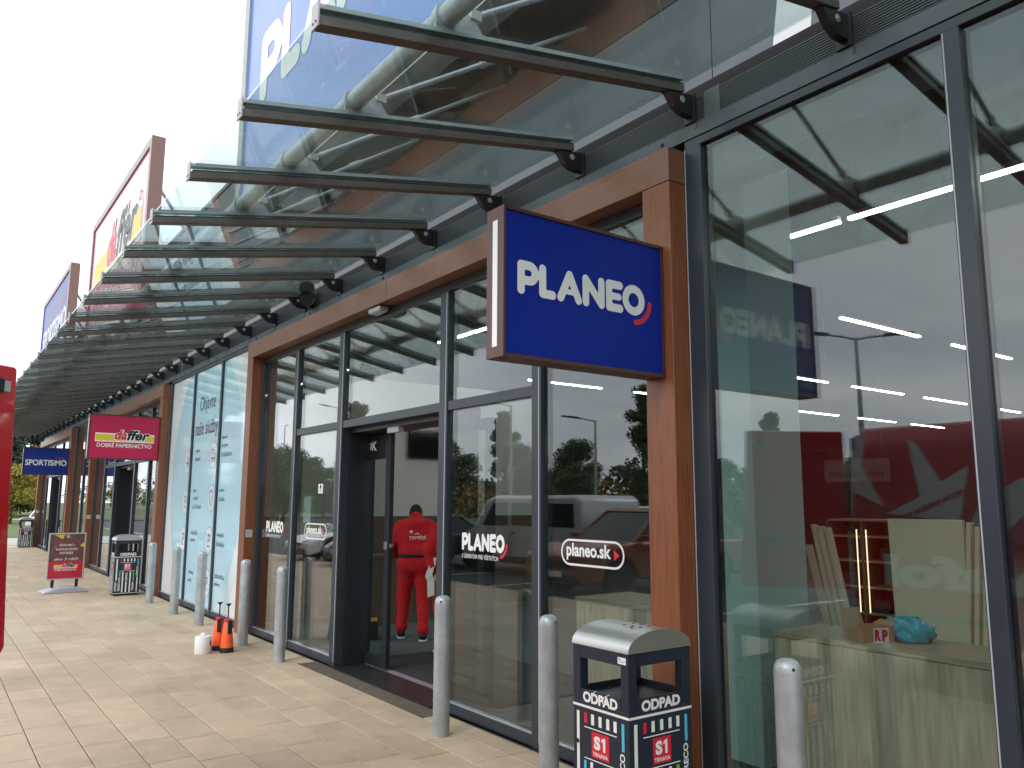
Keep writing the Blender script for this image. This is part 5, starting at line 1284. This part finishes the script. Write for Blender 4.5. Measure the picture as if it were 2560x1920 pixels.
# beyond the end of the row (seen directly)
G1 = 'trees beyond the end of the shop row'
tree('maple', 'yellow autumn maple standing beyond the far litter bin under the SPORTISIMO sign', 4.6, 73, .62, grp=G1)
tree('maple', 'paler autumn tree partly hidden by the open red van door', 1.9, 70, .5, grp=G1)
for k, (x, y, s) in enumerate(((3.5, 96, .66), (6.6, 102, .72), (9.5, 98, .7), (5.0, 112, .8), (12.5, 108, .78), (0.8, 106, .62), (-3, 112, .6))):
    tree('conifer', ['front dark conifer between the van door and the maple', 'dark conifer right behind the yellow maple', 'dark conifer closest to the last shop post', 'back row dark conifer behind the yellow maple', 'back row dark conifer half hidden by the last shop', 'dark conifer beside the open van door', 'dark conifer hidden behind the open van door'][k], x, y, s, grp=G1)
# mirrored in the windows
pl = [('poplar', -33, 51, .62), ('poplar', -34, 37, .6), ('poplar', -36, 84, .85), ('poplar', -31, 25, .42)]
for x, y, in [(-38 + 4 * math.sin(k * 1.7), 14 + 6.2 * k) for k in range(20)]:
    k = random.choice(('green', 'orange', 'green', 'maple', 'green')); tree(k, {'green': 'green leafy tree in the row across the car park', 'orange': 'rusty orange tree in the row across the car park', 'maple': 'yellow tree in the row across the car park'}[k], x, y, (random.uniform(.42, .68) if y > 45 else random.uniform(.34, .44)), z=-.6)
for x, y in [(-52 + 5 * math.sin(k * 2.3), 4 + 9.0 * k) for k in range(20)]:
    tree('green', 'big green tree in the back row across the car park', x, y, random.uniform(.75, 1.0) if y > 60 else random.uniform(.5, .6))
for k in range(9): tree(random.choice(('green', 'orange')), 'tree beyond the access road behind the parked cars', -42 - 3 * (k % 3), -6 - 8 * k, random.uniform(.5, .8))
for (k, x, y, s) in pl: tree(k, 'slender poplar rising over the trees across the car park', x, y, s)

# far wood behind the lawn: one mass, green with rusty and yellow patches
def wood(name, x0, x1, y0, y1, h0, h1, n, seed, m):
    g = np.random.default_rng(seed)
    nc = 420; cx = g.uniform(x0, x1, nc); cyy = g.uniform(y0, y1, nc); hh = g.uniform(h0, h1, nc); cz = hh * g.uniform(.1, .86, nc); rr_ = g.uniform(.7, 1.7, nc)
    k = g.integers(0, nc, n); d = g.normal(size=(n, 3)); d /= np.linalg.norm(d, axis=1)[:, None]
    p = np.stack([cx, cyy, cz], 1)[k] + d * (rr_[k] * g.random(n) ** .4)[:, None]
    u = g.normal(size=(n, 3)); u /= np.linalg.norm(u, axis=1)[:, None]; v = np.cross(u, g.normal(size=(n, 3))); v /= np.linalg.norm(v, axis=1)[:, None]
    s_ = g.uniform(.14, .34, n)[:, None]
    V_ = np.stack([p - u * s_, p - v * s_ * .7, p + u * s_, p + v * s_ * .7], 1).reshape(-1, 3)
    me = bpy.data.meshes.new(name); me.from_pydata(V_.tolist(), [], np.arange(n * 4).reshape(-1, 4).tolist()); me.materials.append(MT[m])
    o = bpy.data.objects.new(name, me); COL.objects.link(o); tag(o, kind='stuff')
wood('far_woods', -62, -50, -20, 190, 4.0, 7.0, 26000, 1, 'leaf_green')
wood('rusty_undergrowth', -50, -46, -20, 190, 2.2, 4.2, 12000, 2, 'leaf_orange')
wood('yellow_undergrowth', -49, -45, 10, 190, 1.8, 3.6, 7000, 4, 'leaf_yellow')

wood('far_woods', -78, -52, 190, 460, 6.0, 12.0, 16000, 7, 'leaf_green')
for k in range(7):
    tree(('green', 'maple', 'green', 'orange', 'green', 'green', 'orange')[k], 'broad tree standing by itself on the lawn past the car park', -21 - 3.5 * (k % 3), 66 + 11 * k, (.62, .55, .8, .6, .85, .9, .7)[k])
